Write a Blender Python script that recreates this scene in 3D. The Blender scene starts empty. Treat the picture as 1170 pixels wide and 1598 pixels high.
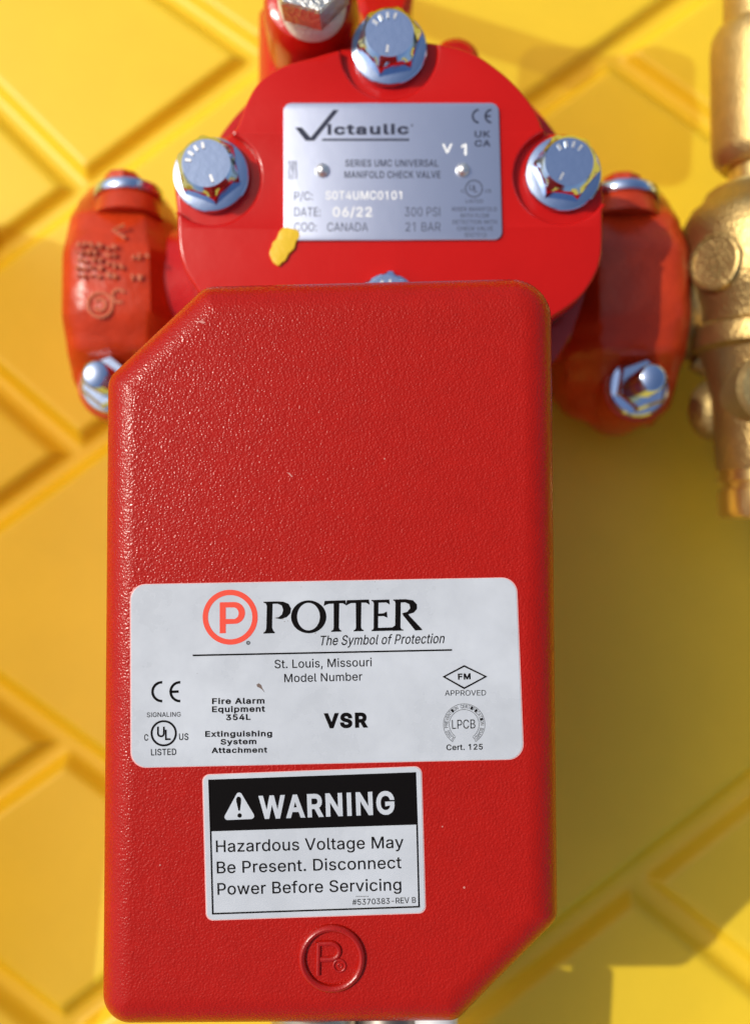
import bpy, bmesh, math, random
import numpy as np
from mathutils import Vector, Matrix
from mathutils.geometry import tessellate_polygon, delaunay_2d_cdt

R = math.radians
SC = bpy.context.scene
COL = SC.collection
MM = 0.001

# ------------------------------------------------------------------ camera
DIST = 0.22                     # camera to the front of the red box
TILT = R(2.0)
LENS = 38.7
LOOK = Vector((0, math.sin(TILT), -math.cos(TILT)))
CUP = Vector((0, math.cos(TILT), math.sin(TILT)))
CPOS = -LOOK * DIST
cam_d = bpy.data.cameras.new("camera")
cam_d.sensor_fit = 'VERTICAL'
cam_d.sensor_height = 36
cam_d.sensor_width = 36
cam_d.lens = LENS
cam_d.clip_start = 0.005
cam_d.clip_end = 50
cam_d.dof.use_dof = True
cam_d.dof.focus_distance = 0.222
cam_d.dof.aperture_fstop = 8.3
cam = bpy.data.objects.new("camera", cam_d)
cam.location = CPOS
cam.rotation_euler = (TILT, 0, 0)
COL.objects.link(cam)
SC.camera = cam

# ------------------------------------------------------------------ light
SUN_DOWN = Vector((0.75, -0.26, -1.0)).normalized()      # travel direction of sunlight
s = -SUN_DOWN
el = math.asin(s.z)
az = math.atan2(s.x, s.y)
world = bpy.data.worlds.new("World")
SC.world = world
world.use_nodes = True
wn = world.node_tree
for n in list(wn.nodes):
    wn.nodes.remove(n)
sky = wn.nodes.new('ShaderNodeTexSky')
sky.sky_type = 'NISHITA'
sky.sun_disc = False
sky.sun_elevation = el
sky.sun_rotation = az
sky.dust_density = 4.0
sky.ozone_density = 0.6
bg = wn.nodes.new('ShaderNodeBackground')
bg.inputs['Strength'].default_value = 0.14
wo = wn.nodes.new('ShaderNodeOutputWorld')
wn.links.new(sky.outputs[0], bg.inputs[0])
wn.links.new(bg.outputs[0], wo.inputs[0])
sun_d = bpy.data.lights.new("sun", 'SUN')
sun_d.energy = 2.65
sun_d.angle = R(0.53)
sun_d.color = (1.0, 0.99, 0.88)
sun = bpy.data.objects.new("sun", sun_d)
sun.rotation_euler = SUN_DOWN.to_track_quat('-Z', 'Y').to_euler()
sun.location = s * 3
COL.objects.link(sun)

SC.view_settings.view_transform = 'Standard'
SC.view_settings.look = 'None'
SC.view_settings.exposure = -0.2
SC.view_settings.gamma = 1.0
SC.view_settings.use_curve_mapping = False
SC.render.engine = 'CYCLES'
SC.cycles.max_bounces = 8

# ------------------------------------------------------------------ measuring helpers
GZ, GS = -0.115, -0.12          # the yellow deck: height under the box and slope along y


def ray(u, v):
    k = 36.0 / 1598.0 / LENS
    return Vector((1, 0, 0)) * ((u - 585) * k) + CUP * ((799 - v) * k) + LOOK


def W(u, v, z=0.0):
    d = ray(u, v)
    return CPOS + d * ((z - CPOS.z) / d.z)


def WG(u, v):
    d = ray(u, v)
    t = (GZ + GS * CPOS.y - CPOS.z) / (d.z - GS * d.y)
    return CPOS + d * t


def pxmm(z):
    return (W(586, 799, z) - W(585, 799, z)).x


# ------------------------------------------------------------------ materials
def mat(name, color, rough=0.5, metal=0.0, bump=None, coat=0.0, var=0.0, varscale=60.0, spec=0.5, rvar=0.0, aniso=None):
    m = bpy.data.materials.new(name)
    m.use_nodes = True
    nt = m.node_tree
    p = nt.nodes['Principled BSDF']
    p.inputs['Base Color'].default_value = (*color, 1)
    p.inputs['Roughness'].default_value = rough
    p.inputs['Metallic'].default_value = metal
    p.inputs['Specular IOR Level'].default_value = spec
    p.inputs['Coat Weight'].default_value = coat
    p.inputs['Coat Roughness'].default_value = 0.08
    tc = nt.nodes.new('ShaderNodeTexCoord')
    if var or rvar:
        nz = nt.nodes.new('ShaderNodeTexNoise')
        nz.inputs['Scale'].default_value = varscale
        nz.inputs['Detail'].default_value = 6
        nz.inputs['Roughness'].default_value = 0.6
        nt.links.new(tc.outputs['Object'], nz.inputs['Vector'])
        if var:
            mr = nt.nodes.new('ShaderNodeMapRange')
            mr.inputs['From Min'].default_value = 0.3
            mr.inputs['From Max'].default_value = 0.7
            mr.inputs['To Min'].default_value = 1 - var
            mr.inputs['To Max'].default_value = 1 + var
            nt.links.new(nz.outputs['Fac'], mr.inputs['Value'])
            mx = nt.nodes.new('ShaderNodeVectorMath')
            mx.operation = 'SCALE'
            mx.inputs[0].default_value = color
            nt.links.new(mr.outputs['Result'], mx.inputs['Scale'])
            nt.links.new(mx.outputs['Vector'], p.inputs['Base Color'])
        if rvar:
            mr2 = nt.nodes.new('ShaderNodeMapRange')
            mr2.inputs['From Min'].default_value = 0.3
            mr2.inputs['From Max'].default_value = 0.7
            mr2.inputs['To Min'].default_value = max(0.02, rough - rvar)
            mr2.inputs['To Max'].default_value = rough + rvar
            nt.links.new(nz.outputs['Fac'], mr2.inputs['Value'])
            nt.links.new(mr2.outputs['Result'], p.inputs['Roughness'])
    if bump:
        prev = None
        for (kind, scale, dist) in bump:
            if kind in ('noise', 'grain'):
                t = nt.nodes.new('ShaderNodeTexNoise')
                t.inputs['Detail'].default_value = 3
                out = t.outputs['Fac']
            else:
                t = nt.nodes.new('ShaderNodeTexVoronoi')
                t.feature = 'SMOOTH_F1'
                out = t.outputs['Distance']
            t.inputs['Scale'].default_value = scale
            nt.links.new(tc.outputs['Object'], t.inputs['Vector'])
            b = nt.nodes.new('ShaderNodeBump')
            b.inputs['Strength'].default_value = 1.0
            b.invert = kind == 'voro'
            b.inputs['Distance'].default_value = dist
            if kind == 'grain':
                gr_ = nt.nodes.new('ShaderNodeMapRange')
                gr_.interpolation_type = 'SMOOTHSTEP'
                gr_.inputs['From Min'].default_value = 0.42
                gr_.inputs['From Max'].default_value = 0.70
                nt.links.new(out, gr_.inputs['Value'])
                out = gr_.outputs['Result']
            nt.links.new(out, b.inputs['Height'])
            if prev:
                nt.links.new(prev.outputs['Normal'], b.inputs['Normal'])
            prev = b
        nt.links.new(prev.outputs['Normal'], p.inputs['Normal'])
    return m


M = {}
M['yellow'] = mat('yellow_plastic', (0.85, 0.560, 0.018), 0.45, bump=[('noise', 500, 0.00006)], var=0.04, varscale=30)
M['amber'] = mat('amber_shade_tint', (0.85, 0.60, 0.08), 0.4)  # see-through tint for the two added shade casters, lets part of the sun through
_nt = M['amber'].node_tree
_tr = _nt.nodes.new('ShaderNodeBsdfTransparent')
_tr.inputs['Color'].default_value = (0.83, 0.735, 0.52, 1)
_mx = _nt.nodes.new('ShaderNodeMixShader')
_mx.inputs[0].default_value = 0.95
_nt.links.new(_nt.nodes['Principled BSDF'].outputs[0], _mx.inputs[1])
_nt.links.new(_tr.outputs[0], _mx.inputs[2])
_nt.links.new(_mx.outputs[0], _nt.nodes['Material Output'].inputs['Surface'])
M['box_red'] = mat('textured_red_paint', (0.40, 0.008, 0.003), 0.22, spec=0.28, bump=[('voro', 2500, 0.000108), ('noise', 900, 0.00003), ('noise', 300, 0.00004)], var=0.05, varscale=250)
M['emblem_red'] = mat('smooth_red_paint', (0.38, 0.007, 0.003), 0.25, spec=0.45, bump=[('noise', 1600, 0.00006)])
M['plate_red'] = mat('glossy_red_paint', (0.53, 0.007, 0.004), 0.17, spec=0.3, bump=[('noise', 160, 0.00010)], var=0.03)
M['body_red'] = mat('red_paint_casting', (0.52, 0.007, 0.004), 0.2, spec=0.5, bump=[('noise', 350, 0.0002)])
M['cast_orange'] = mat('orange_red_cast_paint', (0.52, 0.040, 0.007), 0.28, spec=0.4, bump=[('noise', 260, 0.0004), ('noise', 900, 0.00012)], var=0.15, varscale=120)
M['zinc'] = mat('bright_zinc', (0.56, 0.69, 0.90), 0.08, metal=1.0, bump=[('noise', 500, 0.00004)], rvar=0.06, varscale=300)
M['galv'] = mat('galvanised_iron', (0.62, 0.61, 0.57), 0.38, metal=1.0, bump=[('noise', 700, 0.0005)], var=0.15, varscale=400)
M['alu'] = mat('brushed_plate', (0.59, 0.64, 0.78), 0.28, metal=0.88, bump=[('noise', 300, 0.00003)], var=0.02)
M['rivet'] = mat('rivet_metal', (0.88, 0.86, 0.82), 0.38, metal=1.0)
M['brass'] = mat('matte_brass', (0.62, 0.43, 0.165), 0.38, metal=0.93, bump=[('noise', 1300, 0.00025)], var=0.10, varscale=200)
M['brass_dark'] = mat('cast_brass', (0.42, 0.30, 0.12), 0.48, metal=0.8, bump=[('noise', 900, 0.0003)], var=0.15, varscale=150)
M['brass_body'] = mat('cast_brass_body', (0.46, 0.315, 0.12), 0.35, metal=0.92, bump=[('noise', 1000, 0.0003)], var=0.14, varscale=160)
M['brass_bright'] = mat('polished_brass', (0.93, 0.74, 0.30), 0.32, metal=1.0)
M['cast_worn'] = mat('worn_cast_edges', (0.60, 0.16, 0.07), 0.22, spec=0.7)
M['rubber'] = mat('black_rubber', (0.012, 0.011, 0.011), 0.5)
M['black'] = mat('black_ink', (0.004, 0.003, 0.003), 0.5, spec=0.06)
M['ink_grey'] = mat('grey_print', (0.06, 0.07, 0.12), 0.5)
M['ink_navy'] = mat('dark_blue_print', (0.018, 0.022, 0.05), 0.45)
M['white_stamp'] = mat('pale_stamping', (0.92, 0.92, 0.90), 0.5)
M['logo_red'] = mat('orange_red_ink', (0.80, 0.055, 0.022), 0.45)
M['label'] = mat('silver_white_label', (0.53, 0.55, 0.585), 0.30, spec=0.5, bump=[('noise', 140, 0.00016)], var=0.09, varscale=70, rvar=0.08)
M['label_edge'] = mat('pink_label_edge', (0.80, 0.42, 0.40), 0.4)
M['label_dirt'] = mat('brown_dirt', (0.16, 0.11, 0.09), 0.7)
M['paint_yellow'] = mat('yellow_marker_paint', (0.80, 0.52, 0.02), 0.35, bump=[('noise', 500, 0.0002)])
M['tape'] = mat('thread_tape', (0.75, 0.66, 0.55), 0.5, bump=[('noise', 900, 0.0005)])
M['white_plastic'] = mat('white_plastic', (0.75, 0.75, 0.76), 0.4)
M['dark_steel'] = mat('dark_grey_steel', (0.20, 0.17, 0.15), 0.4, metal=0.8)
M['steel_pipe'] = mat('grey_gold_pipe', (0.55, 0.48, 0.36), 0.35, metal=0.9)


# ------------------------------------------------------------------ object helpers
def wloc(o):
    p = Vector((0, 0, 0))
    while o is not None:
        p += o.location
        o = o.parent
    return p


def link(name, me, m, parent=None, at=None, smooth=35):
    o = bpy.data.objects.new(name, me)
    COL.objects.link(o)
    if m is not None:
        me.materials.append(m)
    base = wloc(parent) if parent else Vector((0, 0, 0))
    origin = Vector(at) if at is not None else base
    if origin.length > 0:
        me.transform(Matrix.Translation(-origin))
    if parent:
        o.parent = parent
    o.location = origin - base
    if smooth:
        me.polygons.foreach_set('use_smooth', [True] * len(me.polygons))
        if smooth < 180:
            bm = bmesh.new()
            bm.from_mesh(me)
            for e in bm.edges:
                if len(e.link_faces) == 2 and e.calc_face_angle(0) > R(smooth):
                    e.smooth = False
            bm.to_mesh(me)
            bm.free()
    me.update()
    return o


def thing(name, label, cat, loc, group=None):
    o = bpy.data.objects.new(name, None)
    o.empty_display_size = 0.02
    COL.objects.link(o)
    o.location = loc
    o['label'] = label
    o['category'] = cat
    if group:
        o['group'] = group
    return o


class MB:
    def __init__(self):
        self.v, self.f = [], []

    def add(self, vs, fs):
        n = len(self.v)
        self.v += [Vector(p) for p in vs]
        self.f += [tuple(i + n for i in f) for f in fs]

    def loft(self, rings, cap0=True, cap1=True):
        n = len(rings[0])
        vs = [p for r in rings for p in r]
        fs = []
        for k in range(len(rings) - 1):
            for i in range(n):
                j = (i + 1) % n
                fs.append((k * n + i, k * n + j, (k + 1) * n + j, (k + 1) * n + i))
        if cap0:
            fs.append(tuple(reversed(range(n))))
        if cap1:
            fs.append(tuple((len(rings) - 1) * n + i for i in range(n)))
        self.add(vs, fs)

    def lathe(self, c, axis, prof, seg=64, up=None):
        """prof: list of (distance along axis, radius)"""
        a = Vector(axis).normalized()
        x = a.orthogonal().normalized() if up is None else (Vector(up) - a * a.dot(Vector(up))).normalized()
        y = a.cross(x)
        rings = [[Vector(c) + a * t + (x * math.cos(q) + y * math.sin(q)) * max(r, 1e-6)
                  for q in [2 * math.pi * i / seg for i in range(seg)]] for t, r in prof]
        self.loft(rings)

    def ngonprism(self, c, axis, prof, n=6, rot=0.0):
        a = Vector(axis).normalized()
        x = Vector((1, 0, 0)) if abs(a.x) < 0.9 else Vector((0, 1, 0))
        x = (x - a * a.dot(x)).normalized()
        y = a.cross(x)
        rings = [[Vector(c) + a * t + (x * math.cos(q) + y * math.sin(q)) * r
                  for q in [2 * math.pi * i / n + rot for i in range(n)]] for t, r in prof]
        self.loft(rings)

    def tube(self, pts, r, seg=10, closed=False):
        pts = [Vector(p) for p in pts]
        rings = []
        for i, p in enumerate(pts):
            a = pts[(i - 1) % len(pts)] if (closed or i > 0) else p
            b = pts[(i + 1) % len(pts)] if (closed or i < len(pts) - 1) else p
            t = (b - a).normalized()
            x = Vector((0, 0, 1))
            x = (x - t * t.dot(x)).normalized()
            y = t.cross(x)
            rr = r[i] if isinstance(r, (list, tuple)) else r
            rings.append([p + (x * math.cos(q) + y * math.sin(q)) * rr for q in [2 * math.pi * k / seg for k in range(seg)]])
        if closed:
            rings.append(rings[0])
        self.loft(rings, not closed, not closed)

    def torus(self, c, r, t, axis=(0, 0, 1), seg=64, flat=1.0):
        a = Vector(axis).normalized()
        x = a.orthogonal().normalized()
        y = a.cross(x)
        n = 12
        vs, fs = [], []
        for i in range(seg):
            q = 2 * math.pi * i / seg
            d = x * math.cos(q) + y * math.sin(q)
            for k in range(n):
                w = 2 * math.pi * k / n
                vs.append(Vector(c) + d * (r + t * math.cos(w)) + a * (t * flat * math.sin(w)))
        for i in range(seg):
            for k in range(n):
                i2, k2 = (i + 1) % seg, (k + 1) % n
                fs.append((i * n + k, i2 * n + k, i2 * n + k2, i * n + k2))
        self.add(vs, fs)

    def poly(self, pts):
        """flat filled polygon(s) with holes: pts is a list of loops of 3d points"""
        tris = tessellate_polygon([[Vector(p) for p in lp] for lp in pts])
        flat = [Vector(p) for lp in pts for p in lp]
        out = []
        for t in tris:
            a, b, c = (flat[i] for i in t)
            nz = (b - a).cross(c - a).z
            if abs(nz) < 1e-16:
                continue
            out.append(t if nz > 0 else (t[0], t[2], t[1]))
        self.add(flat, out)

    def ball(self, c, r, seg=24, rings=12, sq=(1, 1, 1)):
        vs, fs = [], []
        for i in range(rings + 1):
            th = math.pi * i / rings
            for k in range(seg):
                ph = 2 * math.pi * k / seg
                vs.append(Vector(c) + Vector((math.sin(th) * math.cos(ph) * r * sq[0], math.sin(th) * math.sin(ph) * r * sq[1], math.cos(th) * r * sq[2])))
        for i in range(rings):
            for k in range(seg):
                k2 = (k + 1) % seg
                fs.append((i * seg + k, (i + 1) * seg + k, (i + 1) * seg + k2, i * seg + k2))
        self.add(vs, fs)

    def build(self, name, m, parent=None, at=None, smooth=35, fix=True):
        me = bpy.data.meshes.new(name)
        me.from_pydata([tuple(p) for p in self.v], [], self.f)
        bm = bmesh.new()
        bm.from_mesh(me)
        bmesh.ops.remove_doubles(bm, verts=bm.verts, dist=1e-7)
        if fix:
            bmesh.ops.recalc_face_normals(bm, faces=bm.faces)
        bm.to_mesh(me)
        bm.free()
        return link(name, me, m, parent, at, smooth)


def round_poly(corners, radii, inset=0.0, seg=10):
    """2d convex polygon (counter-clockwise) inset by a distance, corners rounded"""
    n = len(corners)
    P = [Vector(c[:2]) for c in corners]
    lines = []
    for i in range(n):
        a, b = P[i], P[(i + 1) % n]
        d = (b - a).normalized()
        nrm = Vector((-d.y, d.x))
        lines.append((a + nrm * inset, d))
    out = []
    for i in range(n):
        a0, d0 = lines[i - 1]
        a1, d1 = lines[i]
        cr = d0.x * d1.y - d0.y * d1.x
        t = ((a1 - a0).x * d1.y - (a1 - a0).y * d1.x) / cr
        X = a0 + d0 * t
        r = max(radii[i] - inset, 0.0002)
        ang = math.acos(max(-1, min(1, d0.dot(d1))))
        k = r * math.tan(ang / 2)
        n0 = Vector((-d0.y, d0.x))
        cen = X - d0 * k + n0 * r
        st = math.atan2(-n0.y, -n0.x)
        for q in range(seg + 1):
            w = st + ang * q / seg
            out.append(Vector((cen.x + r * math.cos(w), cen.y + r * math.sin(w))))
    return out


def px_round(corners, r_px, z, seg=8):
    """photo-measured corners (clockwise in the picture, y down) to a rounded world loop"""
    c = [W(u, v, z) for u, v in corners][::-1]
    rr = [r_px * pxmm(z)] * len(c)
    return [Vector((p.x, p.y, z)) for p in round_poly(c, rr, 0, seg)]


def smooth_closed(pts, sub=8):
    n = len(pts)
    out = []
    for i in range(n):
        p0, p1, p2, p3 = (Vector(pts[(i + k - 1) % n]) for k in range(4))
        for q in range(sub):
            t = q / sub
            out.append(0.5 * ((2 * p1) + (p2 - p0) * t + (2 * p0 - 5 * p1 + 4 * p2 - p3) * t * t + (3 * p1 - p0 - 3 * p2 + p3) * t ** 3))
    return out


# letter outlines (advance, loops) on a 509-unit cap height
GLYPHS = {
    '!': (196, '67,160 63,509 132,509 128,160|98,-4 86,-3 75,1 66,9 58,18 54,29 52,41 54,53 58,64 66,73 75,80 86,85 98,86 110,85 121,80 130,73 138,64 142,53 143,41 142,29 138,18 130,9 121,1 110,-3'),
    '#': (440, '242,0 326,509 377,509 294,0|10,140 19,192 400,192 391,140|64,0 147,509 198,509 115,0|40,316 49,368 429,368 421,316'),
    '(': (273, '89,207 90,244 94,283 101,324 132,441 145,477 160,510 177,539 236,539 191,428 161,313 156,276 152,241 151,207 160,115 188,16 196,-5 205,-27 214,-49 225,-72 236,-96 177,-96 160,-66 145,-36 132,-6 121,24 111,55 103,85 97,116 93,146 90,176'),
    ')': (273, '37,-96 49,-72 59,-48 69,-25 78,-3 86,18 113,116 122,207 121,241 117,276 112,313 82,428 37,539 97,539 113,510 128,477 142,441 173,323 179,283 183,244 184,207 183,176 180,145 176,115 170,84 161,53 152,23 140,-7 127,-37 113,-67 97,-96'),
    ',': (187, '38,-119 68,71 137,71 84,-119'),
    '-': (453, '337,244 337,188 114,188 114,244'),
    '.': (187, '95,-4 83,-3 73,1 63,9 55,18 51,29 50,41 51,53 55,64 63,73 73,81 83,85 95,87 107,85 118,81 128,73 135,64 140,53 141,41 140,29 135,18 128,9 118,1 107,-3'),
    '/': (249, '235,533 71,-76 14,-76 178,533'),
    '0': (453, '227,-7 191,-3 158,7 130,24 105,48 85,77 69,113 61,138 55,164 51,192 49,222 48,254 49,286 51,316 55,344 61,370 69,395 85,431 106,461 130,484 159,502 191,512 227,516 262,512 295,502 323,484 348,461 368,431 384,395 392,370 398,344 402,316 404,286 405,254 404,222 402,192 398,164 392,138 384,113 368,77 348,48 323,24 295,7 263,-3|227,50 250,52 271,60 290,74 306,92 320,116 330,144 338,176 342,213 344,254 342,295 338,332 330,365 320,393 306,416 290,435 271,449 250,457 227,460 203,457 182,449 163,435 147,416 134,393 123,365 115,332 111,295 109,254 111,213 115,176 123,144 134,116 147,92 163,74 182,60 203,52'),
    '1': (453, '276,509 276,0 212,0 212,448 209,448 86,358 86,427 198,509'),
    '2': (453, '64,0 64,47 234,229 252,248 268,266 282,282 311,327 320,371 319,389 315,405 308,419 298,431 287,441 273,449 258,455 241,458 224,460 205,458 188,454 172,447 159,438 148,427 139,413 132,398 128,381 127,362 66,362 68,391 75,418 86,442 102,464 121,482 143,496 168,507 196,513 225,516 254,513 281,507 306,497 328,482 346,465 361,445 372,423 379,398 381,372 371,318 363,299 351,280 336,259 317,235 294,209 267,180 153,60 153,57 389,57 389,0'),
    '3': (453, '218,-7 188,-5 159,1 133,10 108,22 88,38 70,57 57,79 48,104 44,132 109,132 112,115 118,100 126,87 137,76 150,66 165,59 219,50 239,51 258,55 275,61 291,69 304,80 315,93 323,108 328,125 329,145 328,163 323,180 316,196 306,211 292,223 275,234 254,241 229,246 201,248 157,248 157,299 288,448 288,452 70,452 70,509 372,509 372,461 211,278 211,289 247,290 279,286 308,276 333,262 354,244 371,222 383,198 391,173 393,145 390,116 383,90 370,66 354,45 333,27 309,12 281,2 251,-5'),
    '4': (453, '40,105 40,158 247,509 311,509 109,166 109,163 413,163 413,105|282,0 282,121 282,146 282,318 343,318 343,0'),
    '5': (453, '221,-7 192,-5 165,1 140,11 118,25 99,41 83,60 71,82 63,105 60,130 122,130 125,115 130,102 138,89 173,60 221,50 241,51 259,56 276,64 291,75 304,89 314,104 322,122 326,141 328,162 326,183 321,203 314,221 303,237 290,251 275,262 257,270 238,275 218,277 167,268 128,246 67,253 96,509 366,509 366,452 151,452 134,301 136,301 178,325 229,334 252,332 274,328 294,321 313,311 330,299 345,285 358,269 370,251 379,231 386,210 390,187 391,163 388,132 381,102 369,76 352,52 332,32 309,15 282,3 253,-4'),
    '6': (453, '226,-7 196,-4 168,3 142,15 119,31 100,51 84,74 73,101 66,130 64,162 65,187 71,212 80,239 93,268 112,302 137,340 252,509 322,509 151,261 145,261 165,288 196,307 235,314 265,312 291,305 316,295 337,280 355,262 370,240 380,215 387,187 389,157 387,127 379,98 368,73 352,50 333,30 310,14 284,3 257,-4|226,48 245,50 263,55 279,63 293,73 304,86 314,101 322,119 326,137 327,157 326,178 322,196 314,213 304,228 293,241 279,251 263,259 245,264 226,265 207,264 190,259 174,252 160,241 148,229 138,214 131,197 126,179 125,158 126,138 131,119 138,102 148,86 160,73 174,63 190,55 207,50'),
    '7': (453, '97,0 323,448 323,452 62,452 62,509 391,509 391,449 165,0'),
    '8': (453, '226,-7 193,-5 163,1 136,11 111,25 91,42 74,62 62,84 54,109 52,135 53,156 58,176 65,195 75,212 87,228 101,241 117,252 134,260 153,265 153,267 129,276 109,289 93,308 80,330 73,354 70,380 73,405 79,429 90,450 106,469 124,485 146,498 170,508 197,514 226,516 255,514 282,508 306,498 328,485 346,469 361,450 373,429 379,405 382,380 379,354 372,330 359,308 343,289 323,276 300,267 300,265 319,260 335,252 351,241 365,228 377,212 387,195 395,176 399,156 401,135 398,109 391,84 378,62 362,42 341,25 317,11 289,1 259,-5|226,49 248,50 267,54 285,60 300,69 313,79 323,91 331,106 335,121 337,139 335,157 330,173 322,189 312,202 298,213 283,223 265,230 247,234 226,235 206,234 187,230 169,223 154,213 140,202 130,189 122,173 117,157 115,139 117,121 121,106 129,91 139,79 152,69 167,60 185,54 205,50|226,290 244,291 260,294 274,300 287,308 298,318 307,330 314,344 318,359 319,376 318,392 314,407 308,420 299,432 288,442 275,449 260,455 244,459 226,460 208,459 192,455 177,449 164,442 153,432 145,420 138,407 134,392 133,376 134,359 138,344 145,330 154,318 165,308 178,300 193,294 209,291'),
    ':': (187, '95,-4 83,-3 73,1 63,9 55,18 51,29 50,41 51,53 55,64 63,73 73,81 83,85 95,87 107,85 118,81 128,73 135,64 140,53 141,41 140,29 135,18 128,9 118,1 107,-3|95,271 83,272 73,277 63,284 55,294 51,304 50,316 51,328 55,339 63,349 73,356 83,360 95,362 107,360 118,356 128,349 135,339 140,328 141,316 140,304 135,294 128,284 118,277 107,272'),
    'A': (479, '16,0 201,509 276,509 463,0 395,0 287,302 280,323 272,346 264,372 255,402 244,438 232,478 245,478 233,437 222,402 213,371 204,345 197,322 191,302 85,0|110,142 110,199 370,199 370,142'),
    'B': (456, '60,0 60,509 241,509 274,507 304,501 329,491 350,477 367,461 381,442 390,421 396,398 398,374 397,353 393,336 387,320 356,286 315,267 315,262 331,260 347,254 363,245 378,234 391,220 402,203 411,184 416,161 418,136 416,111 410,88 400,67 386,48 368,31 344,18 317,8 284,2 247,0|125,57 245,57 281,60 309,67 330,80 344,96 353,115 355,137 354,153 350,169 342,184 333,197 320,209 306,218 289,225 269,229 248,231 125,231|125,285 238,285 256,287 273,290 288,296 302,304 314,314 323,326 330,340 335,355 336,372 333,393 326,412 313,429 294,442 270,449 240,452 125,452'),
    'C': (510, '267,-7 242,-6 217,-2 194,5 171,13 150,25 131,39 113,55 97,73 82,93 70,115 59,140 51,166 45,193 41,223 40,254 41,285 45,315 51,343 59,369 70,393 82,415 97,436 113,454 131,470 150,484 171,495 194,504 217,510 242,514 267,516 293,514 317,511 340,504 362,496 383,485 402,471 419,456 435,438 448,418 459,397 467,373 473,348 408,348 389,395 357,428 315,449 267,456 237,453 209,445 184,432 161,414 141,391 125,364 113,332 106,295 103,254 106,213 113,177 125,145 141,117 161,94 184,76 210,63 237,56 267,53 315,60 357,81 389,114 408,160 473,160 467,135 459,112 448,91 435,71 420,53 402,38 383,24 363,13 341,5 317,-2 293,-6'),
    'D': (502, '219,0 96,0 96,57 215,57 254,60 288,68 318,81 343,99 363,122 379,149 390,181 397,216 399,255 397,294 390,329 379,361 364,388 344,410 320,428 291,441 258,449 221,452 93,452 93,509 225,509 254,507 281,504 307,498 331,489 353,478 385,455 412,426 433,391 444,367 451,342 457,315 460,286 462,255 460,224 457,195 451,168 443,142 433,119 421,97 406,77 390,60 371,44 351,31 328,20 303,11 277,5 249,1|125,509 125,0 60,0 60,509'),
    'E': (418, '60,0 60,509 372,509 372,452 125,452 125,286 355,286 355,229 125,229 125,57 375,57 375,0'),
    'F': (410, '60,0 60,509 369,509 369,452 125,452 125,278 346,278 346,221 125,221 125,0'),
    'G': (520, '269,-7 242,-6 217,-2 193,5 171,14 149,25 130,39 112,55 96,73 82,93 69,116 59,140 51,166 45,194 41,223 40,254 41,285 45,315 51,343 59,369 69,393 82,415 96,436 112,454 129,470 149,484 170,495 192,504 215,510 239,514 265,516 291,514 316,510 340,504 363,494 384,483 403,469 421,453 436,436 449,416 460,395 468,373 474,349 408,349 387,393 356,427 315,448 265,456 236,453 209,445 183,432 160,414 141,392 125,364 113,332 106,295 103,254 106,213 113,177 125,145 141,117 161,95 184,76 210,63 238,56 269,53 296,55 322,61 345,71 365,85 382,102 396,123 407,147 413,173 415,202 434,199 283,199 283,256 478,256 478,200 475,160 466,124 451,91 431,62 406,38 377,19 344,5 308,-4'),
    'H': (517, '60,0 60,509 125,509 125,289 392,289 392,509 457,509 457,0 392,0 392,232 125,232 125,0'),
    'I': (196, '65,0 65,509 131,509 131,0'),
    'K': (466, '104,145 104,216 139,261 174,303 212,344 364,509 448,509 231,276 228,276|60,0 60,509 125,509 125,334 124,225 125,193 125,0|372,0 188,259 228,309 449,0'),
    'L': (393, '60,0 60,509 125,509 125,57 361,57 361,0'),
    'M': (628, '60,0 60,509 152,509 277,187 287,159 299,123 311,84 322,49 307,49 318,83 330,121 342,158 352,187 476,509 568,509 568,0 504,0 504,291 504,327 505,369 506,413 507,457 513,457 498,409 482,363 467,322 456,291 342,0 286,0 170,291 159,321 145,361 129,408 112,457 119,457 120,416 121,372 122,328 122,291 122,0'),
    'N': (523, '60,0 60,509 136,509 343,183 363,151 388,107 414,55 405,54 401,108 399,157 399,195 399,509 463,509 463,0 387,0 202,290 177,331 148,381 136,402 123,425 108,452 119,454 122,384 124,328 125,291 125,0'),
    'O': (533, '267,-7 241,-6 217,-2 194,5 171,13 150,25 131,39 113,55 97,73 82,93 70,115 59,140 51,166 45,193 41,223 40,254 41,285 45,315 51,343 59,369 70,393 82,415 97,436 113,454 131,470 150,484 171,495 194,504 217,510 241,514 267,516 293,514 317,510 340,504 363,495 384,484 403,470 421,454 437,436 451,415 464,393 474,369 482,343 488,315 492,285 493,254 492,223 488,193 482,166 474,140 464,115 451,93 437,73 421,55 403,39 384,25 363,13 340,5 317,-2 293,-6|267,53 296,55 324,63 349,76 372,94 392,116 408,144 420,176 428,213 430,254 428,295 420,332 408,365 392,392 372,415 349,433 324,446 296,453 267,456 237,453 210,445 184,433 161,415 142,392 125,364 113,332 106,295 103,254 106,213 113,176 125,144 142,117 161,94 184,76 210,63 237,55'),
    'P': (444, '60,0 60,509 235,509 272,506 305,499 332,487 356,471 375,452 390,430 400,404 407,377 409,348 407,318 400,291 390,265 375,243 356,223 332,207 305,195 272,188 235,186 109,186 109,242 233,242 257,244 279,248 297,256 312,266 324,279 333,294 339,310 343,328 344,348 343,367 339,385 333,402 324,416 312,428 297,439 279,446 257,451 232,452 125,452 125,0'),
    'R': (449, '60,0 60,509 236,509 273,506 305,500 333,489 356,473 376,455 390,433 401,408 407,381 409,352 407,323 401,296 390,271 376,250 356,232 333,217 305,206 273,200 236,198 96,198 96,255 234,255 258,256 280,260 298,267 313,276 325,287 334,300 340,316 344,333 345,352 344,371 340,389 334,405 325,419 313,430 298,440 279,446 258,451 233,452 125,452 125,0|353,0 230,229 303,229 428,0'),
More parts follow.
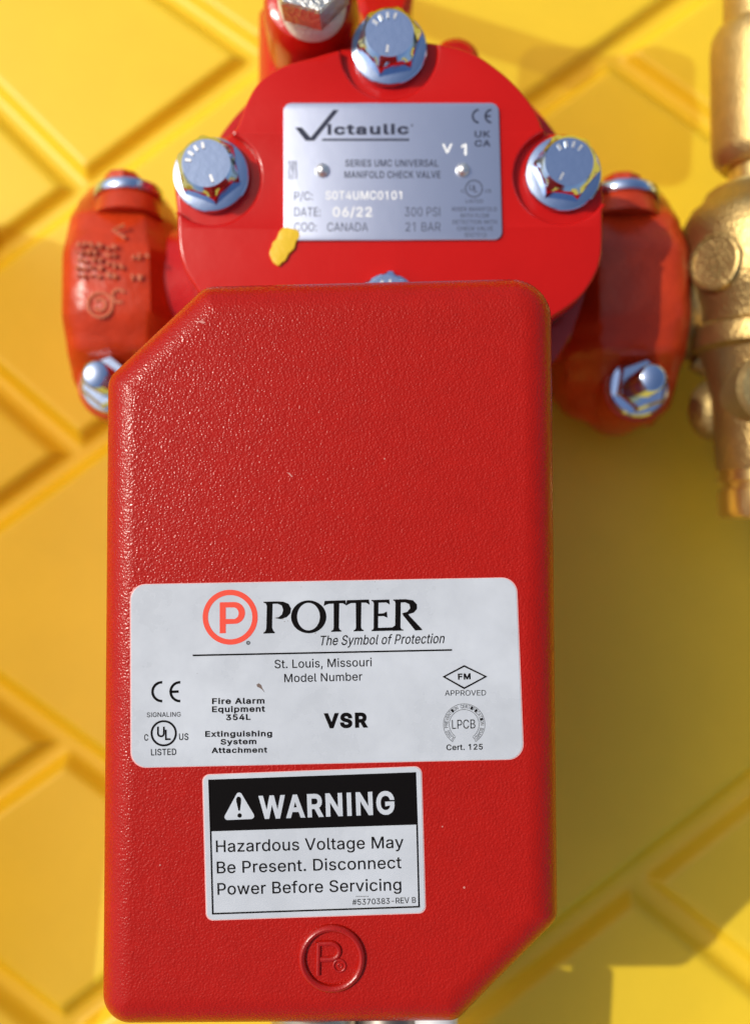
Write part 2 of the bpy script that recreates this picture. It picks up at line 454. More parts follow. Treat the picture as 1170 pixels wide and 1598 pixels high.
    'S': (446, '224,-9 188,-7 156,-1 128,9 102,23 81,40 64,60 51,83 42,109 38,137 104,137 108,118 114,102 123,88 136,76 150,66 166,59 224,49 246,50 267,54 286,60 303,69 317,79 329,92 338,106 344,122 346,139 344,154 340,168 332,179 296,205 245,222 184,239 145,253 112,269 86,289 67,313 56,341 52,372 54,400 62,425 75,448 92,468 113,484 138,498 165,508 195,514 227,516 259,514 289,508 316,498 340,484 360,468 377,449 390,427 398,403 401,378 337,378 332,402 320,421 302,437 280,449 254,456 225,459 204,457 185,454 167,448 152,440 139,430 129,418 121,405 117,391 115,376 117,359 122,345 131,334 169,308 212,293 264,279 312,264 359,238 395,198 402,180 407,161 408,139 406,112 399,87 386,64 370,43 349,25 323,11 294,0 261,-7'),
    'T': (448, '32,452 32,509 417,509 417,452 257,452 257,0 193,0 193,452'),
    'U': (517, '259,-8 220,-6 186,2 154,15 126,33 103,55 85,80 71,108 63,140 60,173 60,509 124,509 124,178 126,155 132,133 141,113 153,95 169,80 187,68 208,59 232,53 259,52 285,53 309,59 331,68 349,80 364,95 377,113 385,133 391,155 393,178 393,509 457,509 457,173 454,140 446,108 433,80 414,55 391,33 363,15 332,2 297,-6'),
    'V': (479, '204,0 16,509 84,509 192,206 199,187 207,164 215,137 225,106 236,71 248,31 235,31 247,71 257,107 267,138 276,165 283,187 290,206 395,509 463,509 278,0'),
    'W': (686, '155,0 16,509 82,509 163,196 175,145 187,94 197,40 189,40 200,94 211,145 224,196 306,509 380,509 462,196 474,145 486,94 497,40 488,40 499,94 510,145 523,196 603,509 670,509 530,0 455,0 368,323 351,391 336,475 350,475 335,395 318,323 230,0'),
    'X': (474, '18,0 217,284 217,236 29,509 104,509 178,400 204,361 223,329 243,292 232,292 252,329 272,361 298,400 374,509 446,509 259,239 259,287 456,0 382,0 292,129 268,165 250,195 230,231 244,231 225,196 206,166 182,129 91,0'),
    'a': (389, '160,-9 137,-7 115,-3 94,5 76,15 60,29 48,45 38,63 32,84 30,108 32,128 36,146 43,161 53,174 64,184 78,193 125,211 178,220 200,223 218,225 234,227 265,235 271,240 274,246 276,255 276,257 267,297 240,322 227,327 212,330 196,331 149,322 118,301 100,274 41,291 51,313 64,331 79,346 95,358 114,368 133,375 194,384 239,379 286,360 300,350 312,336 322,320 330,301 335,278 337,251 337,0 277,0 277,52 272,52 252,25 215,1 199,-4 181,-7|170,45 192,47 211,51 228,59 242,68 254,80 263,93 270,108 274,122 276,138 276,190 259,182 231,176 200,171 175,168 134,159 103,139 97,130 93,118 92,105 102,72 130,52'),
    'b': (424, '229,-8 208,-7 189,-3 172,4 138,31 118,59 112,59 112,0 53,0 53,509 114,509 114,319 118,319 137,346 171,373 188,379 207,383 229,384 259,382 287,374 313,361 335,342 354,320 370,293 381,261 388,227 390,189 388,151 381,116 370,84 355,57 336,34 313,16 288,3 260,-6|220,47 242,49 262,55 279,66 294,80 306,97 316,117 323,139 327,163 328,189 327,215 323,239 316,261 307,281 295,298 280,311 262,322 243,328 220,330 198,328 178,322 161,312 147,299 134,282 125,263 118,241 114,216 113,189 114,162 118,138 125,115 135,95 147,78 162,65 179,55 198,49'),
    'c': (395, '207,-8 174,-5 144,3 117,16 93,35 72,58 56,85 44,116 37,150 34,187 37,225 44,260 56,291 72,318 93,341 117,360 144,374 174,382 207,384 260,377 305,356 340,322 362,277 303,262 290,289 270,311 242,325 207,330 184,328 163,321 145,310 130,296 118,278 108,258 102,236 98,212 96,187 98,163 102,139 108,117 118,97 130,80 145,66 163,55 184,49 207,46 243,52 271,66 292,89 304,117 363,102 341,56 306,21 261,-1'),
    'd': (424, '195,-8 165,-6 137,3 111,16 89,34 70,57 55,84 43,116 36,151 34,189 36,227 43,261 55,293 70,320 89,342 112,361 137,374 165,382 196,384 218,383 237,379 253,373 287,346 306,319 311,319 311,509 372,509 372,0 313,0 313,59 307,59 287,31 252,4 236,-3 217,-7|205,47 226,49 246,55 263,65 278,78 290,95 299,115 306,138 310,162 312,189 310,216 306,241 300,263 290,282 278,299 263,312 246,322 227,328 205,330 182,328 162,322 145,311 130,298 118,281 108,261 102,239 98,215 96,189 98,163 102,139 109,117 118,97 130,80 145,66 162,55 182,49'),
    'e': (404, '212,-8 177,-5 145,3 117,16 92,35 72,58 56,85 44,116 37,150 34,187 36,224 44,258 55,290 71,317 91,340 115,359 142,373 172,382 205,384 266,374 285,366 303,355 319,341 334,324 347,305 357,282 365,256 370,227 371,194 371,169 75,169 75,221 338,221 310,202 308,226 304,248 298,269 288,286 277,301 263,314 246,323 227,328 205,330 183,328 164,323 146,313 131,301 119,286 109,270 102,251 97,231 96,211 96,178 98,151 102,127 110,106 121,88 135,73 151,61 169,53 190,48 212,46 254,53 285,73 306,105 365,91 358,72 348,55 335,39 320,26 302,14 283,4 261,-3 237,-7'),
    'f': (253, '228,379 228,327 6,327 6,379|81,0 81,432 82,452 87,470 96,486 107,499 120,510 135,519 187,530 222,527 243,521 227,468 215,472 195,474 178,472 164,468 154,460 147,449 143,435 142,419 142,0'),
    'g': (425, '207,-151 180,-149 156,-146 134,-140 114,-132 97,-122 82,-110 51,-69 101,-41 122,-66 154,-88 169,-93 187,-96 207,-97 236,-95 261,-87 282,-75 298,-58 308,-34 311,-6 311,68 306,68 287,41 252,16 236,10 217,6 195,5 165,7 138,14 113,27 90,43 71,65 55,90 43,120 36,154 34,191 36,229 43,263 55,293 71,320 90,342 112,361 138,374 166,382 196,384 218,383 237,379 253,373 288,346 308,319 313,319 313,379 372,379 372,-9 370,-40 363,-67 350,-90 334,-109 314,-124 291,-136 265,-144 237,-149|205,59 227,61 246,66 264,75 278,87 290,103 300,121 307,142 311,166 312,193 311,219 307,242 300,264 291,283 279,299 264,312 247,322 227,328 205,330 182,328 163,322 145,312 130,298 118,282 109,262 102,241 98,218 96,193 98,167 102,144 109,123 118,104 131,88 145,76 163,66 183,61'),
    'h': (410, '114,227 114,0 53,0 53,509 114,509 114,287 102,287 116,319 132,344 152,362 175,374 200,382 227,384 252,383 275,377 295,369 313,356 328,340 341,321 350,298 355,271 357,240 357,0 296,0 296,235 293,263 286,286 273,304 256,318 235,326 210,329 192,328 176,324 161,317 147,308 136,297 126,283 119,266 115,248'),
    'i': (166, '53,0 53,379 114,379 114,0|84,443 73,444 63,448 54,455 47,463 43,472 41,483 43,494 47,504 54,512 63,518 73,522 84,524 95,522 105,518 114,512 121,504 125,494 126,483 125,472 121,463 114,455 105,448 95,444'),
    'l': (189, '139,-2 112,0 91,8 74,20 62,37 55,59 53,84 53,509 114,509 114,99 114,83 117,71 120,62 126,57 135,53 146,52 160,53 170,54 181,3 162,-1'),
    'm': (609, '53,0 53,379 112,379 112,295 108,295 114,314 122,331 132,346 172,376 219,386 245,383 268,375 287,361 303,342 314,320 321,295 312,295 318,312 326,329 337,343 381,375 398,381 417,385 437,386 458,385 478,380 497,372 514,361 529,346 541,328 550,307 555,283 557,255 557,0 496,0 496,254 493,279 485,298 473,313 456,323 438,329 419,330 402,329 387,326 374,320 345,290 335,247 335,0 274,0 274,260 272,280 265,297 253,311 238,322 220,328 199,330 158,320 145,312 135,302 126,289 119,274 115,257 114,238 114,0'),
    'n': (409, '114,227 114,0 53,0 53,379 112,379 112,287 102,287 116,319 132,344 152,362 175,374 200,382 227,384 252,383 275,377 295,369 313,356 328,340 341,321 350,298 355,271 357,240 357,0 296,0 296,235 293,263 286,286 273,304 256,318 235,326 210,329 192,328 176,324 161,317 147,308 136,297 126,283 119,266 115,248'),
    'o': (415, '207,-8 174,-5 144,3 117,16 93,35 72,58 56,85 44,116 37,150 34,187 37,225 44,260 56,291 72,318 93,341 117,360 144,374 174,382 207,384 241,382 271,374 299,360 323,341 343,318 359,291 371,260 379,225 381,187 379,150 371,116 359,85 343,58 323,35 299,16 271,3 241,-5|207,46 231,49 252,55 270,66 285,80 298,97 307,117 314,139 318,163 319,187 318,212 314,236 307,258 298,278 285,296 270,310 252,321 231,328 207,330 184,328 163,321 145,310 130,296 118,278 108,258 102,236 98,212 96,187 98,163 102,139 108,117 118,97 130,80 145,66 163,55 184,49'),
    'p': (424, '53,-143 53,379 112,379 112,319 118,319 137,346 171,373 188,379 207,383 229,384 259,382 287,374 313,361 335,342 354,320 370,293 381,261 388,227 390,189 388,151 381,116 370,84 355,57 336,34 313,16 288,3 260,-6 229,-8 208,-7 189,-3 173,4 138,31 118,59 114,59 114,-143|220,47 242,49 262,55 279,66 294,80 306,97 316,117 323,139 327,163 328,189 327,215 323,239 316,261 307,281 295,298 280,311 262,322 243,328 220,330 198,328 178,322 161,312 147,299 134,282 125,263 118,241 114,216 113,189 114,162 118,138 125,115 135,95 147,78 162,65 179,55 198,49'),
    'q': (424, '372,-143 311,-143 311,59 306,59 287,31 252,4 236,-3 217,-7 195,-8 165,-6 137,3 111,16 89,34 70,57 55,84 43,116 36,151 34,189 36,227 43,261 55,293 70,320 89,342 112,361 137,374 165,382 196,384 218,383 237,379 253,373 287,346 307,319 313,319 313,379 372,379|205,47 226,49 246,55 263,65 278,78 290,95 299,115 306,138 310,162 312,189 310,216 306,241 300,263 290,282 278,299 263,312 246,322 227,328 205,330 182,328 162,322 145,311 130,298 118,281 108,261 102,239 98,215 96,189 98,163 102,139 109,117 118,97 130,80 145,66 162,55 182,49'),
    'r': (259, '53,0 53,379 112,379 112,321 115,321 124,339 137,354 152,367 171,377 191,383 213,385 229,384 243,384 243,322 230,324 207,326 190,324 174,321 159,315 146,306 135,296 126,284 119,269 115,254 114,237 114,0'),
    's': (365, '182,-8 157,-7 133,-3 112,3 93,12 76,24 62,38 50,54 41,73 36,94 94,107 101,87 111,72 124,60 141,52 160,47 181,45 206,47 227,53 244,62 258,74 265,88 268,103 266,115 262,126 254,136 243,144 229,150 212,155 149,170 118,180 92,192 72,208 58,227 50,249 47,274 49,295 55,314 65,332 79,347 95,360 115,370 137,378 161,383 187,384 212,383 234,379 254,372 271,363 286,352 299,339 324,290 268,277 262,291 254,304 243,316 228,325 210,331 187,333 166,331 147,326 131,317 119,305 111,292 109,277 110,264 115,253 124,243 136,235 152,229 172,223 229,209 261,200 287,187 306,171 320,153 328,131 331,107 329,85 323,65 312,47 298,31 281,18 260,6 236,-2 210,-7'),
    't': (227, '204,379 204,327 6,327 6,379|65,471 126,471 126,98 127,83 130,70 136,61 144,55 156,51 170,50 185,51 202,54 213,2 192,-3 168,-4 138,-1 113,7 92,21 77,41 68,64 65,93'),
    'u': (410, '182,-5 158,-3 135,2 115,11 97,23 82,39 69,59 60,82 54,109 53,139 53,379 114,379 114,144 116,117 124,94 137,75 154,61 175,53 200,50 218,51 234,55 249,62 263,71 274,83 283,97 290,113 295,132 296,153 296,379 357,379 357,0 298,0 298,92 307,92 294,60 277,35 257,17 234,5 209,-3'),
    'v': (389, '163,0 17,379 84,379 165,155 187,87 206,21 184,21 203,87 224,155 305,379 371,379 226,0'),
    'w': (567, '138,0 23,379 87,379 133,214 154,137 175,41 165,41 186,135 206,214 252,379 316,379 362,214 382,136 402,41 391,41 413,135 434,214 480,379 545,379 429,0 368,0 319,172 305,225 291,280 277,338 291,338 277,280 263,225 248,172 199,0'),
    'x': (378, '21,0 171,218 171,171 29,379 100,379 147,306 179,253 207,206 175,206 202,253 233,306 282,379 352,379 209,169 209,214 358,0 287,0 231,85 200,136 173,182 205,182 178,136 148,85 91,0'),
    'y': (389, '47,-139 61,-86 71,-87 104,-89 130,-74 138,-64 145,-51 151,-36 163,-1 17,379 84,379 165,155 187,87 206,21 184,21 202,87 224,155 305,379 371,379 204,-58 177,-107 139,-136 91,-145 65,-143'),
    'z': (380, '42,0 42,46 254,320 254,323 48,323 48,379 333,379 333,331 126,60 126,56 339,56 339,0'),
    ' ': (187, '')}


def offset_loop(lp, d):
    """move a closed outline along its own right-hand normal"""
    n = len(lp)
    out = []
    for i in range(n):
        e0 = (lp[i] - lp[i - 1]).normalized()
        e1 = (lp[(i + 1) % n] - lp[i]).normalized()
        n0, n1 = Vector((e0.y, -e0.x)), Vector((e1.y, -e1.x))
        m_ = n0 + n1
        m_ = m_ / max(0.5, 1 + n0.dot(n1)) if m_.length > 1e-6 else n0
        out.append(lp[i] + m_ * d)
    return out


def winding(p, lp):
    w = 0
    for i in range(len(lp)):
        a, b = lp[i - 1], lp[i]
        if (a.y > p.y) != (b.y > p.y) and p.x < (b.x - a.x) * (p.y - a.y) / (b.y - a.y) + a.x:
            w += 1 if b.y > a.y else -1
    return w


_glyph = {}


def glyph(ch, bold):
    key = (ch, bold)
    if key in _glyph:
        return _glyph[key]
    adv, data = GLYPHS[ch]
    loops = []
    if data:
        for part in data.split('|'):
            loops.append([Vector((float(q.split(',')[0]), float(q.split(',')[1]))) for q in part.split(' ')])
    if bold:
        loops = [offset_loop(lp, -bold * 1000) for lp in loops]
    vs, fs = [], []
    if loops:
        pts, eds = [], []
        for lp in loops:
            n0 = len(pts)
            pts += lp
            eds += [(n0 + i, n0 + (i + 1) % len(lp)) for i in range(len(lp))]
        ov, _, of = delaunay_2d_cdt(pts, eds, [], 0, 0.01)[:3]
        vs = list(ov)
        for f in of:
            c = (ov[f[0]] + ov[f[1]] + ov[f[2]]) / 3
            if sum(winding(c, lp) for lp in loops) != 0:
                fs.append(tuple(f))
    _glyph[key] = (adv + 2000 * bold, vs, fs)
    return _glyph[key]


def text_tris(s_, bold=0.0):
    x = 0.0
    V_, F_ = [], []
    for ch in s_:
        adv, vs, fs = glyph(ch, bold)
        n0 = len(V_)
        V_ += [Vector(((p.x + x) / 1000, p.y / 1000, 0)) for p in vs]
        F_ += [tuple(i + n0 for i in f) for f in fs]
        x += adv
    return V_, F_


def cap_height(bold):
    return (-bold, 0.509 + bold)


def text(mb, s_, left, right, cap, z, bold=0.0, shear=0.0):
    """lettering measured on the photo: baseline from left to right (pixels), cap height in pixels, lying at height z"""
    vs, fs = text_tris(s_, bold)
    x0, x1 = min(v.x for v in vs), max(v.x for v in vs)
    y0, y1 = cap_height(bold)
    (ul, vl), (ur, vr) = left, right
    L = Vector((ur - ul, vr - vl))
    up = Vector((L.y, -L.x)).normalized()
    out = []
    for v in vs:
        t = (v.x - x0) / (x1 - x0)
        h = (v.y - y0) / (y1 - y0) * cap
        q = Vector((ul, vl)) + L * t + up * h + L.normalized() * (h * shear)
        out.append(W(q.x, q.y, z))
    mb.add(out, fs)


def stroke(mb, pts, w, z, closed=False):
    """a flat line of pixel width w through photo pixels"""
    P = [Vector(p) for p in pts]
    n = len(P)
    Lp, Rp = [], []
    for i in range(n):
        a = P[(i - 1) % n] if (closed or i > 0) else P[i]
        b = P[(i + 1) % n] if (closed or i < n - 1) else P[i]
        d0 = (P[i] - a).normalized() if (P[i] - a).length > 0 else (b - P[i]).normalized()
        d1 = (b - P[i]).normalized() if (b - P[i]).length > 0 else d0
        t = (d0 + d1)
        t = t.normalized() if t.length > 1e-6 else d0
        nn = Vector((-t.y, t.x))
        k = 1 / max(0.4, abs(t.dot(d1)))
        Lp.append(P[i] + nn * w / 2 * k)
        Rp.append(P[i] - nn * w / 2 * k)
    vs = [W(p.x, p.y, z) for p in Lp] + [W(p.x, p.y, z) for p in Rp]
    fs = []
    for i in range(n if closed else n - 1):
        j = (i + 1) % n
        fs.append((i, j, n + j, n + i))
    mb.add(vs, fs)


def arc(c, r, a0, a1, n=32, ry=None):
    ry = ry or r
    return [(c[0] + r * math.cos(R(a0 + (a1 - a0) * i / n)), c[1] - ry * math.sin(R(a0 + (a1 - a0) * i / n))) for i in range(n + 1)]


def ringstroke(mb, c, r, w, z, n=64):
    stroke(mb, arc(c, r, 0, 360, n)[:-1], w, z, True)


def pxpoly(mb, loops, z):
    mb.poly([[W(u, v, z) for u, v in lp] for lp in loops])


def lettering(mb, name, m, parent):
    return mb.build(name, m, parent, smooth=0, fix=False)


def flip_up(mb):
    out = []
    for f in mb.f:
        a, b, c = (mb.v[i] for i in f[:3])
        out.append(f if (b - a).cross(c - a).z > 0 else tuple(reversed(f)))
    mb.f = out


# ------------------------------------------------------------------ yellow deck: one sheet with moulded channels
seg_px = [
    # channels read off the photo (centre lines)
    ((-420, 705), (520, 0)), ((-60, 105), (125, 288)), ((250, -22), (408, 88)), ((250, -22), (90, -150)),
    ((-420, 1105), (400, 505)), ((-140, 480), (115, 702)),
    ((-260, 1420), (98, 1165)), ((-300, 865), (420, 1395)), ((-300, 1300), (95, 1612)), ((-280, 1900), (420, 1362)),
    ((560, 1710), (1600, 896)), ((1005, 1390), (1330, 1648)), ((1400, -240), (560, 360)), ((955, 84), (1500, 470)),
    ((1330, 1648), (900, 1990)), ((1500, 470), (1900, 180)), ((95, 1612), (520, 1930)), ((520, 0), (900, -280)),
]


def ground():
    far = np.concatenate([np.arange(0.341, 0.60, 0.003), 0.62 * 1.12 ** np.arange(0, 12)])
    ax_ = np.concatenate([-far[::-1], np.linspace(-0.34, 0.34, 619), far])
    nx = ny = len(ax_)
    X, Y = np.meshgrid(ax_, ax_)
    D = np.full(X.shape, 1.0)
    for a, b in seg_px:
        A, B = WG(*a), WG(*b)
        ax, ay, bx, by = A.x, A.y, B.x, B.y
        L2 = (bx - ax) ** 2 + (by - ay) ** 2
        t = np.clip(((X - ax) * (bx - ax) + (Y - ay) * (by - ay)) / L2, 0, 1)
        d = np.hypot(X - ax - t * (bx - ax), Y - ay - t * (by - ay))
        D = np.minimum(D, d)
    hw, soft, depth = 0.0037, 0.0044, 0.0044
    t = np.clip((D - (hw - soft / 2)) / soft, 0, 1)
    prof = t * t * (3 - 2 * t)
    Z = GZ + GS * Y - depth * (1 - prof)
    n = nx * ny
    co = np.empty((n, 3), dtype=np.float32)
    co[:, 0] = X.ravel()
    co[:, 1] = Y.ravel()
    co[:, 2] = Z.ravel()
    i = np.arange(n).reshape(ny, nx)
    q = np.stack([i[:-1, :-1], i[:-1, 1:], i[1:, 1:], i[1:, :-1]], axis=-1).reshape(-1, 4)
    me = bpy.data.meshes.new("ground")
    me.vertices.add(n)
    me.vertices.foreach_set('co', co.ravel())
    me.loops.add(q.size)
    me.loops.foreach_set('vertex_index', q.ravel().astype(np.int32))
    me.polygons.add(len(q))
    me.polygons.foreach_set('loop_start', np.arange(0, q.size, 4, dtype=np.int32))
    me.update(calc_edges=True)
    o = link("ground", me, M['yellow'], smooth=180)
    o['kind'] = 'structure'
    o['label'] = "yellow moulded plastic deck with diamond panels and shallow channels"
    o['category'] = "ground"
    return o


gr = ground()
# added tinted block, out of view at left, only there to cast partial shade
mb = MB()
border = [Vector((-0.162, -0.142, 0)), Vector((-0.119, -0.142, 0)), Vector((-0.119, 0.098, 0)), Vector((-0.162, 0.098, 0))]
rl = [round_poly(border, [0.006] * 4, i_, 6) for i_ in (0, 0, 0.002)]
mb.loft([[Vector((p.x, p.y, z_ + GS * p.y * k_)) for p in lp_] for lp_, z_, k_ in zip(rl, (-0.12, -0.052, -0.050), (1, 0.3, 0.3))])
mb.build('left_shade_block', M['amber'], gr)

# ------------------------------------------------------------------ check valve
ZP = -0.038                     # face of the cover plate
ZL = -0.0405                    # lower step round the bolts
ZB = -0.091                     # axis of the piping
valve = thing('check_valve', "glossy red check valve with round bolted cover plate and silver rating plate", "valve", W(605, 430, -0.105))

plate_px = [(608, 62), (545, 73), (490, 88), (440, 103), (405, 126), (384, 160), (370, 197), (353, 213), (318, 213), (285, 232), (272, 275), (276, 330),
            (278, 380), (286, 415), (302, 444), (330, 476), (400, 520), (500, 550), (605, 560), (710, 552), (800, 530), (858, 497), (900, 468),
            (925, 436), (938, 400), (940, 345), (940, 290), (928, 240), (895, 212), (866, 208), (850, 206), (842, 187), (829, 162), (806, 134), (776, 107), (735, 81), (675, 66)]
upper_px = plate_px
bolts_px = [(607, 80), (331, 276), (877, 274), (605, 483)]


def plate_loop(px, z):
    return [Vector((p.x, p.y, z)) for p in smooth_closed([W(u, v, z) for u, v in px], 6)][::-1]


def bite(loop, c, r):
    """cut a circular bite out of a closed loop"""
    n = len(loop)
    ins = [(p - c).length < r for p in loop]
    if not any(ins):
        return loop
    s0 = next(i for i in range(n) if ins[i] and not ins[i - 1])
    e = s0
    while ins[e % n]:
        e += 1
    P, Q = loop[s0 - 1], loop[e % n]
    a0, a1 = math.atan2((P - c).y, (P - c).x), math.atan2((Q - c).y, (Q - c).x)
    cen = sum(loop, Vector((0, 0, 0))) / n
    best = None
    for k in (0, 2 * math.pi, -2 * math.pi):
        pts = [c + Vector((math.cos(a0 + (a1 + k - a0) * i / 24), math.sin(a0 + (a1 + k - a0) * i / 24), 0)) * r for i in range(25)]
        if abs(a1 + k - a0) > 2 * math.pi:
            continue
        d = (pts[12] - cen).length
        if best is None or d < best[0]:
            best = (d, pts)
    rest = [loop[(e + i) % n] for i in range(n - (e - s0))]
    return best[1] + rest


def slab(mb, loop, z0, z1, bev):
    """extruded plate with a small rounded upper rim"""
    n = len(loop)
    nr = []
    for i in range(n):
        t = (loop[(i + 1) % n] - loop[i - 1]).normalized()
        nr.append(Vector((-t.y, t.x, 0)))
    area = sum(loop[i - 1].x * loop[i].y - loop[i].x * loop[i - 1].y for i in range(n))
    sg = 1 if area > 0 else -1
    rings = []
    for z, ins in [(z0, 0), (z1 - bev, 0), (z1 - bev * 0.62, bev * 0.08), (z1 - bev * 0.29, bev * 0.29), (z1 - bev * 0.08, bev * 0.62), (z1, bev)]:
        rings.append([Vector((p.x, p.y, z)) + nr[i] * (ins * sg) for i, p in enumerate(loop)])
    vs = [p for r in rings for p in r]
    fs = []
    for k in range(len(rings) - 1):
        for i in range(n):
            j = (i + 1) % n
            fs.append((k * n + i, k * n + j, (k + 1) * n + j, (k + 1) * n + i))
    mb.add(vs, fs)
    mb.poly([rings[-1]])
    mb.poly([[Vector((p.x, p.y, z0)) for p in loop]])


low = plate_loop(plate_px, ZL)
mb = MB()
slab(mb, low, -0.050, ZL, 0.0009)
up_ = plate_loop(upper_px, ZP)
for b in bolts_px:
    c = W(b[0], b[1], ZP)
    up_ = bite(up_, Vector((c.x, c.y, ZP)), 76 * pxmm(ZP))
slab(mb, up_, ZL - 0.0005, ZP, 0.0008)
cover = mb.build('cover_plate', M['plate_red'], valve, smooth=40)

cen = W(608, 385, -0.056)
mb = MB()
slab(mb, [Vector((cen.x + (p.x - cen.x) * 0.992, cen.y + (p.y - cen.y) * 0.992, -0.054)) for p in low], -0.0600, -0.0502, 0.0003)
mb.build('gasket', M['rubber'], valve)

# body: chamber, side stubs, lower pipe, upper neck with boss
mb = MB()
bc = W(605, 415, -0.08)
mb.lathe((bc.x, bc.y, -0.112), (0, 0, 1), [(0, 0.030), (0.004, 0.040), (0.014, 0.047), (0.030, 0.0505), (0.048, 0.0515), (0.053, 0.0515)], 72)
ly = W(190, 462, ZB).y
mb.lathe((-0.070, ly, ZB), (1, 0, 0), [(0, 0.019), (0.142, 0.019)], 48)
mb.lathe((bc.x, W(600, 1500, -0.07).y, -0.07), (0, 1, 0), [(0, 0.017), (0.10, 0.017), (0.125, 0.024), (0.15, 0.030)], 48)
nk = W(482, 60, -0.08)
mb.lathe((nk.x, nk.y - 0.03, -0.082), (0, 1, 0), [(0, 0.0140), (0.036, 0.0140)], 48)
lug = W(600, -6, -0.085)
mb.lathe((lug.x, lug.y, -0.125), (0, 0, 1), [(0, 0.008), (0.038, 0.008), (0.040, 0.006)], 32)
lug = W(712, 92, -0.062)
mb.lathe((lug.x, lug.y, -0.085), (0, 0, 1), [(0, 0.006), (0.022, 0.006), (0.0235, 0.0045)], 32)
mb.build('body', M['body_red'], valve)
# boss on the neck
bo = W(483, 0, -0.045)
mb = MB()
rb = 74 * pxmm(-0.045)
mb.lathe((bo.x, bo.y, -0.08), (0, 0, 1), [(0, rb + 0.001), (0.028, rb + 0.0006), (0.033, rb), (0.0352, rb - 0.0012), (0.036, rb - 0.003), (0.036, rb - 0.0045), (0.0335, rb - 0.0048)], 64)
mb.build('neck_boss', M['body_red'], valve)
# unseen amber slab on a post, added to half-shade the upper right deck
mb = MB()
gl = [Vector((-0.014, 0.131, 0)), Vector((0.036, 0.131, 0)), Vector((0.036, 0.178, 0)), Vector((-0.014, 0.178, 0))]
mb.loft([[Vector((p.x, p.y, z_)) for p in round_poly(gl, [0.006] * 4, i_, 6)] for i_, z_ in ((0, -0.052), (0, -0.042), (0.002, -0.040))])
mb.lathe((0.003, 0.171, -0.145), (0, 0, 1), [(0, 0.006), (0.0928, 0.006)], 24)
mb.build('upper_shade_slab', M['amber'], gr)
# galvanised hex plug with thread tape
mb = MB()
hp = W(484, -28, -0.03)
hr = 63 * pxmm(-0.028)
mb.ngonprism((hp.x, hp.y, -0.036), (0, 0, 1), [(0, hr * 0.97), (0.0005, hr), (0.0085, hr), (0.0093, hr * 0.95)], 6, R(90) + R(15))
plug = mb.build('hex_plug', M['galv'], valve, smooth=25)
mb = MB()
mb.lathe((hp.x, hp.y, -0.0445), (0, 0, 1), [(0, 0.0070), (0.001, 0.0078), (0.0022, 0.0074), (0.0034, 0.0081), (0.0048, 0.0076), (0.006, 0.0083), (0.0072, 0.0078), (0.0085, 0.0080)], 40)
th = mb.build('thread_tape', M['tape'], plug)


# bolts
def make_bolt(rot, parent, p, first):
    mb = MB()
    mb.lathe((0, 0, 0), (0, 0, 1), [(-0.001, 0.0088), (0.0011, 0.0091), (0.0018, 0.0090), (0.0020, 0.0088), (0.0027, 0.0067)], 64)
    # hex head with the corners turned off to a circle on top
    n = 72
    rc, ri = 0.0077, 0.0077 * math.cos(R(30))
    rings = []
    for z, cut in [(0.0020, 9), (0.0068, 9), (0.0074, 0.0074), (0.0083, 0.0066), (0.0090, 0.0060), (0.0094, 0.0056)]:
        ring = []
        for i in range(n):
            q = 2 * math.pi * i / n
            w = (q % R(60)) - R(30)
            r = min(ri / math.cos(w), cut)
            ring.append(Vector((r * math.cos(q), r * math.sin(q), z)))
        rings.append(ring)
    mb.loft(rings)
    me_o = mb.build('bolt', M['zinc'], None, smooth=22)
    mk = MB()
    for k, a in enumerate((60, 84, 108, 132, 250)):
        w = R(a)
        d = Vector((math.cos(w), math.sin(w), 0))
        e = Vector((-d.y, d.x, 0))
        z0, z1 = 0.0093, 0.0098
        r0, r1, hw_ = 0.0034, 0.0048, 0.00030
        if k == 4:
            r0, r1 = 0.0030, 0.0048
        a0, a1 = d * r0, d * r1
        mk.loft([[a0 - e * hw_ + Vector((0, 0, z)), a1 - e * hw_ + Vector((0, 0, z)), a1 + e * hw_ + Vector((0, 0, z)), a0 + e * hw_ + Vector((0, 0, z))] for z in (z0, z1)])
    mk_o = mk.build('grade_mark', M['rivet'], None, smooth=0)
    mk_o.parent = me_o
    return me_o


proto = make_bolt(0, None, None, True)
rots = [12, 40, -8, 25]
for i, b in enumerate(bolts_px):
    p = W(b[0], b[1], ZL)
    if i == 0:
        o = proto
    else:
        o = proto.copy()
        COL.objects.link(o)
        for ch in proto.children:
            c = ch.copy()
            COL.objects.link(c)
            c.parent = o
    o.parent = valve
    o.location = p - valve.location
    o.rotation_euler = (0, 0, R(rots[i]))

# rating plate
S = 2.786


def N(x, y):
    return (400 + x / S, 140 + y / S)


zt = ZP + 0.0007
mb = MB()
lp = px_round([N(118, 57), N(1052, 57), N(1068, 652), N(120, 656)], 13, zt)
slab(mb, lp, ZP - 0.0001, zt, 0.00012)
plate = mb.build('rating_plate', M['alu'], valve)
zi = zt + 0.00003
ink, grey, pale = MB(), MB(), MB()
pxpoly(ink, [[N(*p) for p in [(168, 164), (198, 164), (236, 208), (334, 88), (358, 88), (252, 222), (214, 222)]]], zi)
text(ink, "ictaulic", N(308, 196), N(664, 194), 46 / S, zi, 0.035)
stroke(ink, [N(672, 158), N(680, 152)], 2, zi)
pxpoly(ink, [[N(290, 213), N(664, 213), N(664, 222), N(282, 222)]], zi)
for cx in (968, 1023):
    stroke(ink, [N(cx + 28 * math.cos(R(q)), 115 - 28 * math.sin(R(q))) for q in range(95, 266, 10)], 3.2, zi)
stroke(ink, [N(996, 115), N(1018, 115)], 3.2, zi)
text(ink, "UK", N(948, 207), N(1016, 207), 28 / S, zi, 0.02)
text(ink, "CA", N(948, 247), N(1018, 247), 28 / S, zi, 0.02)
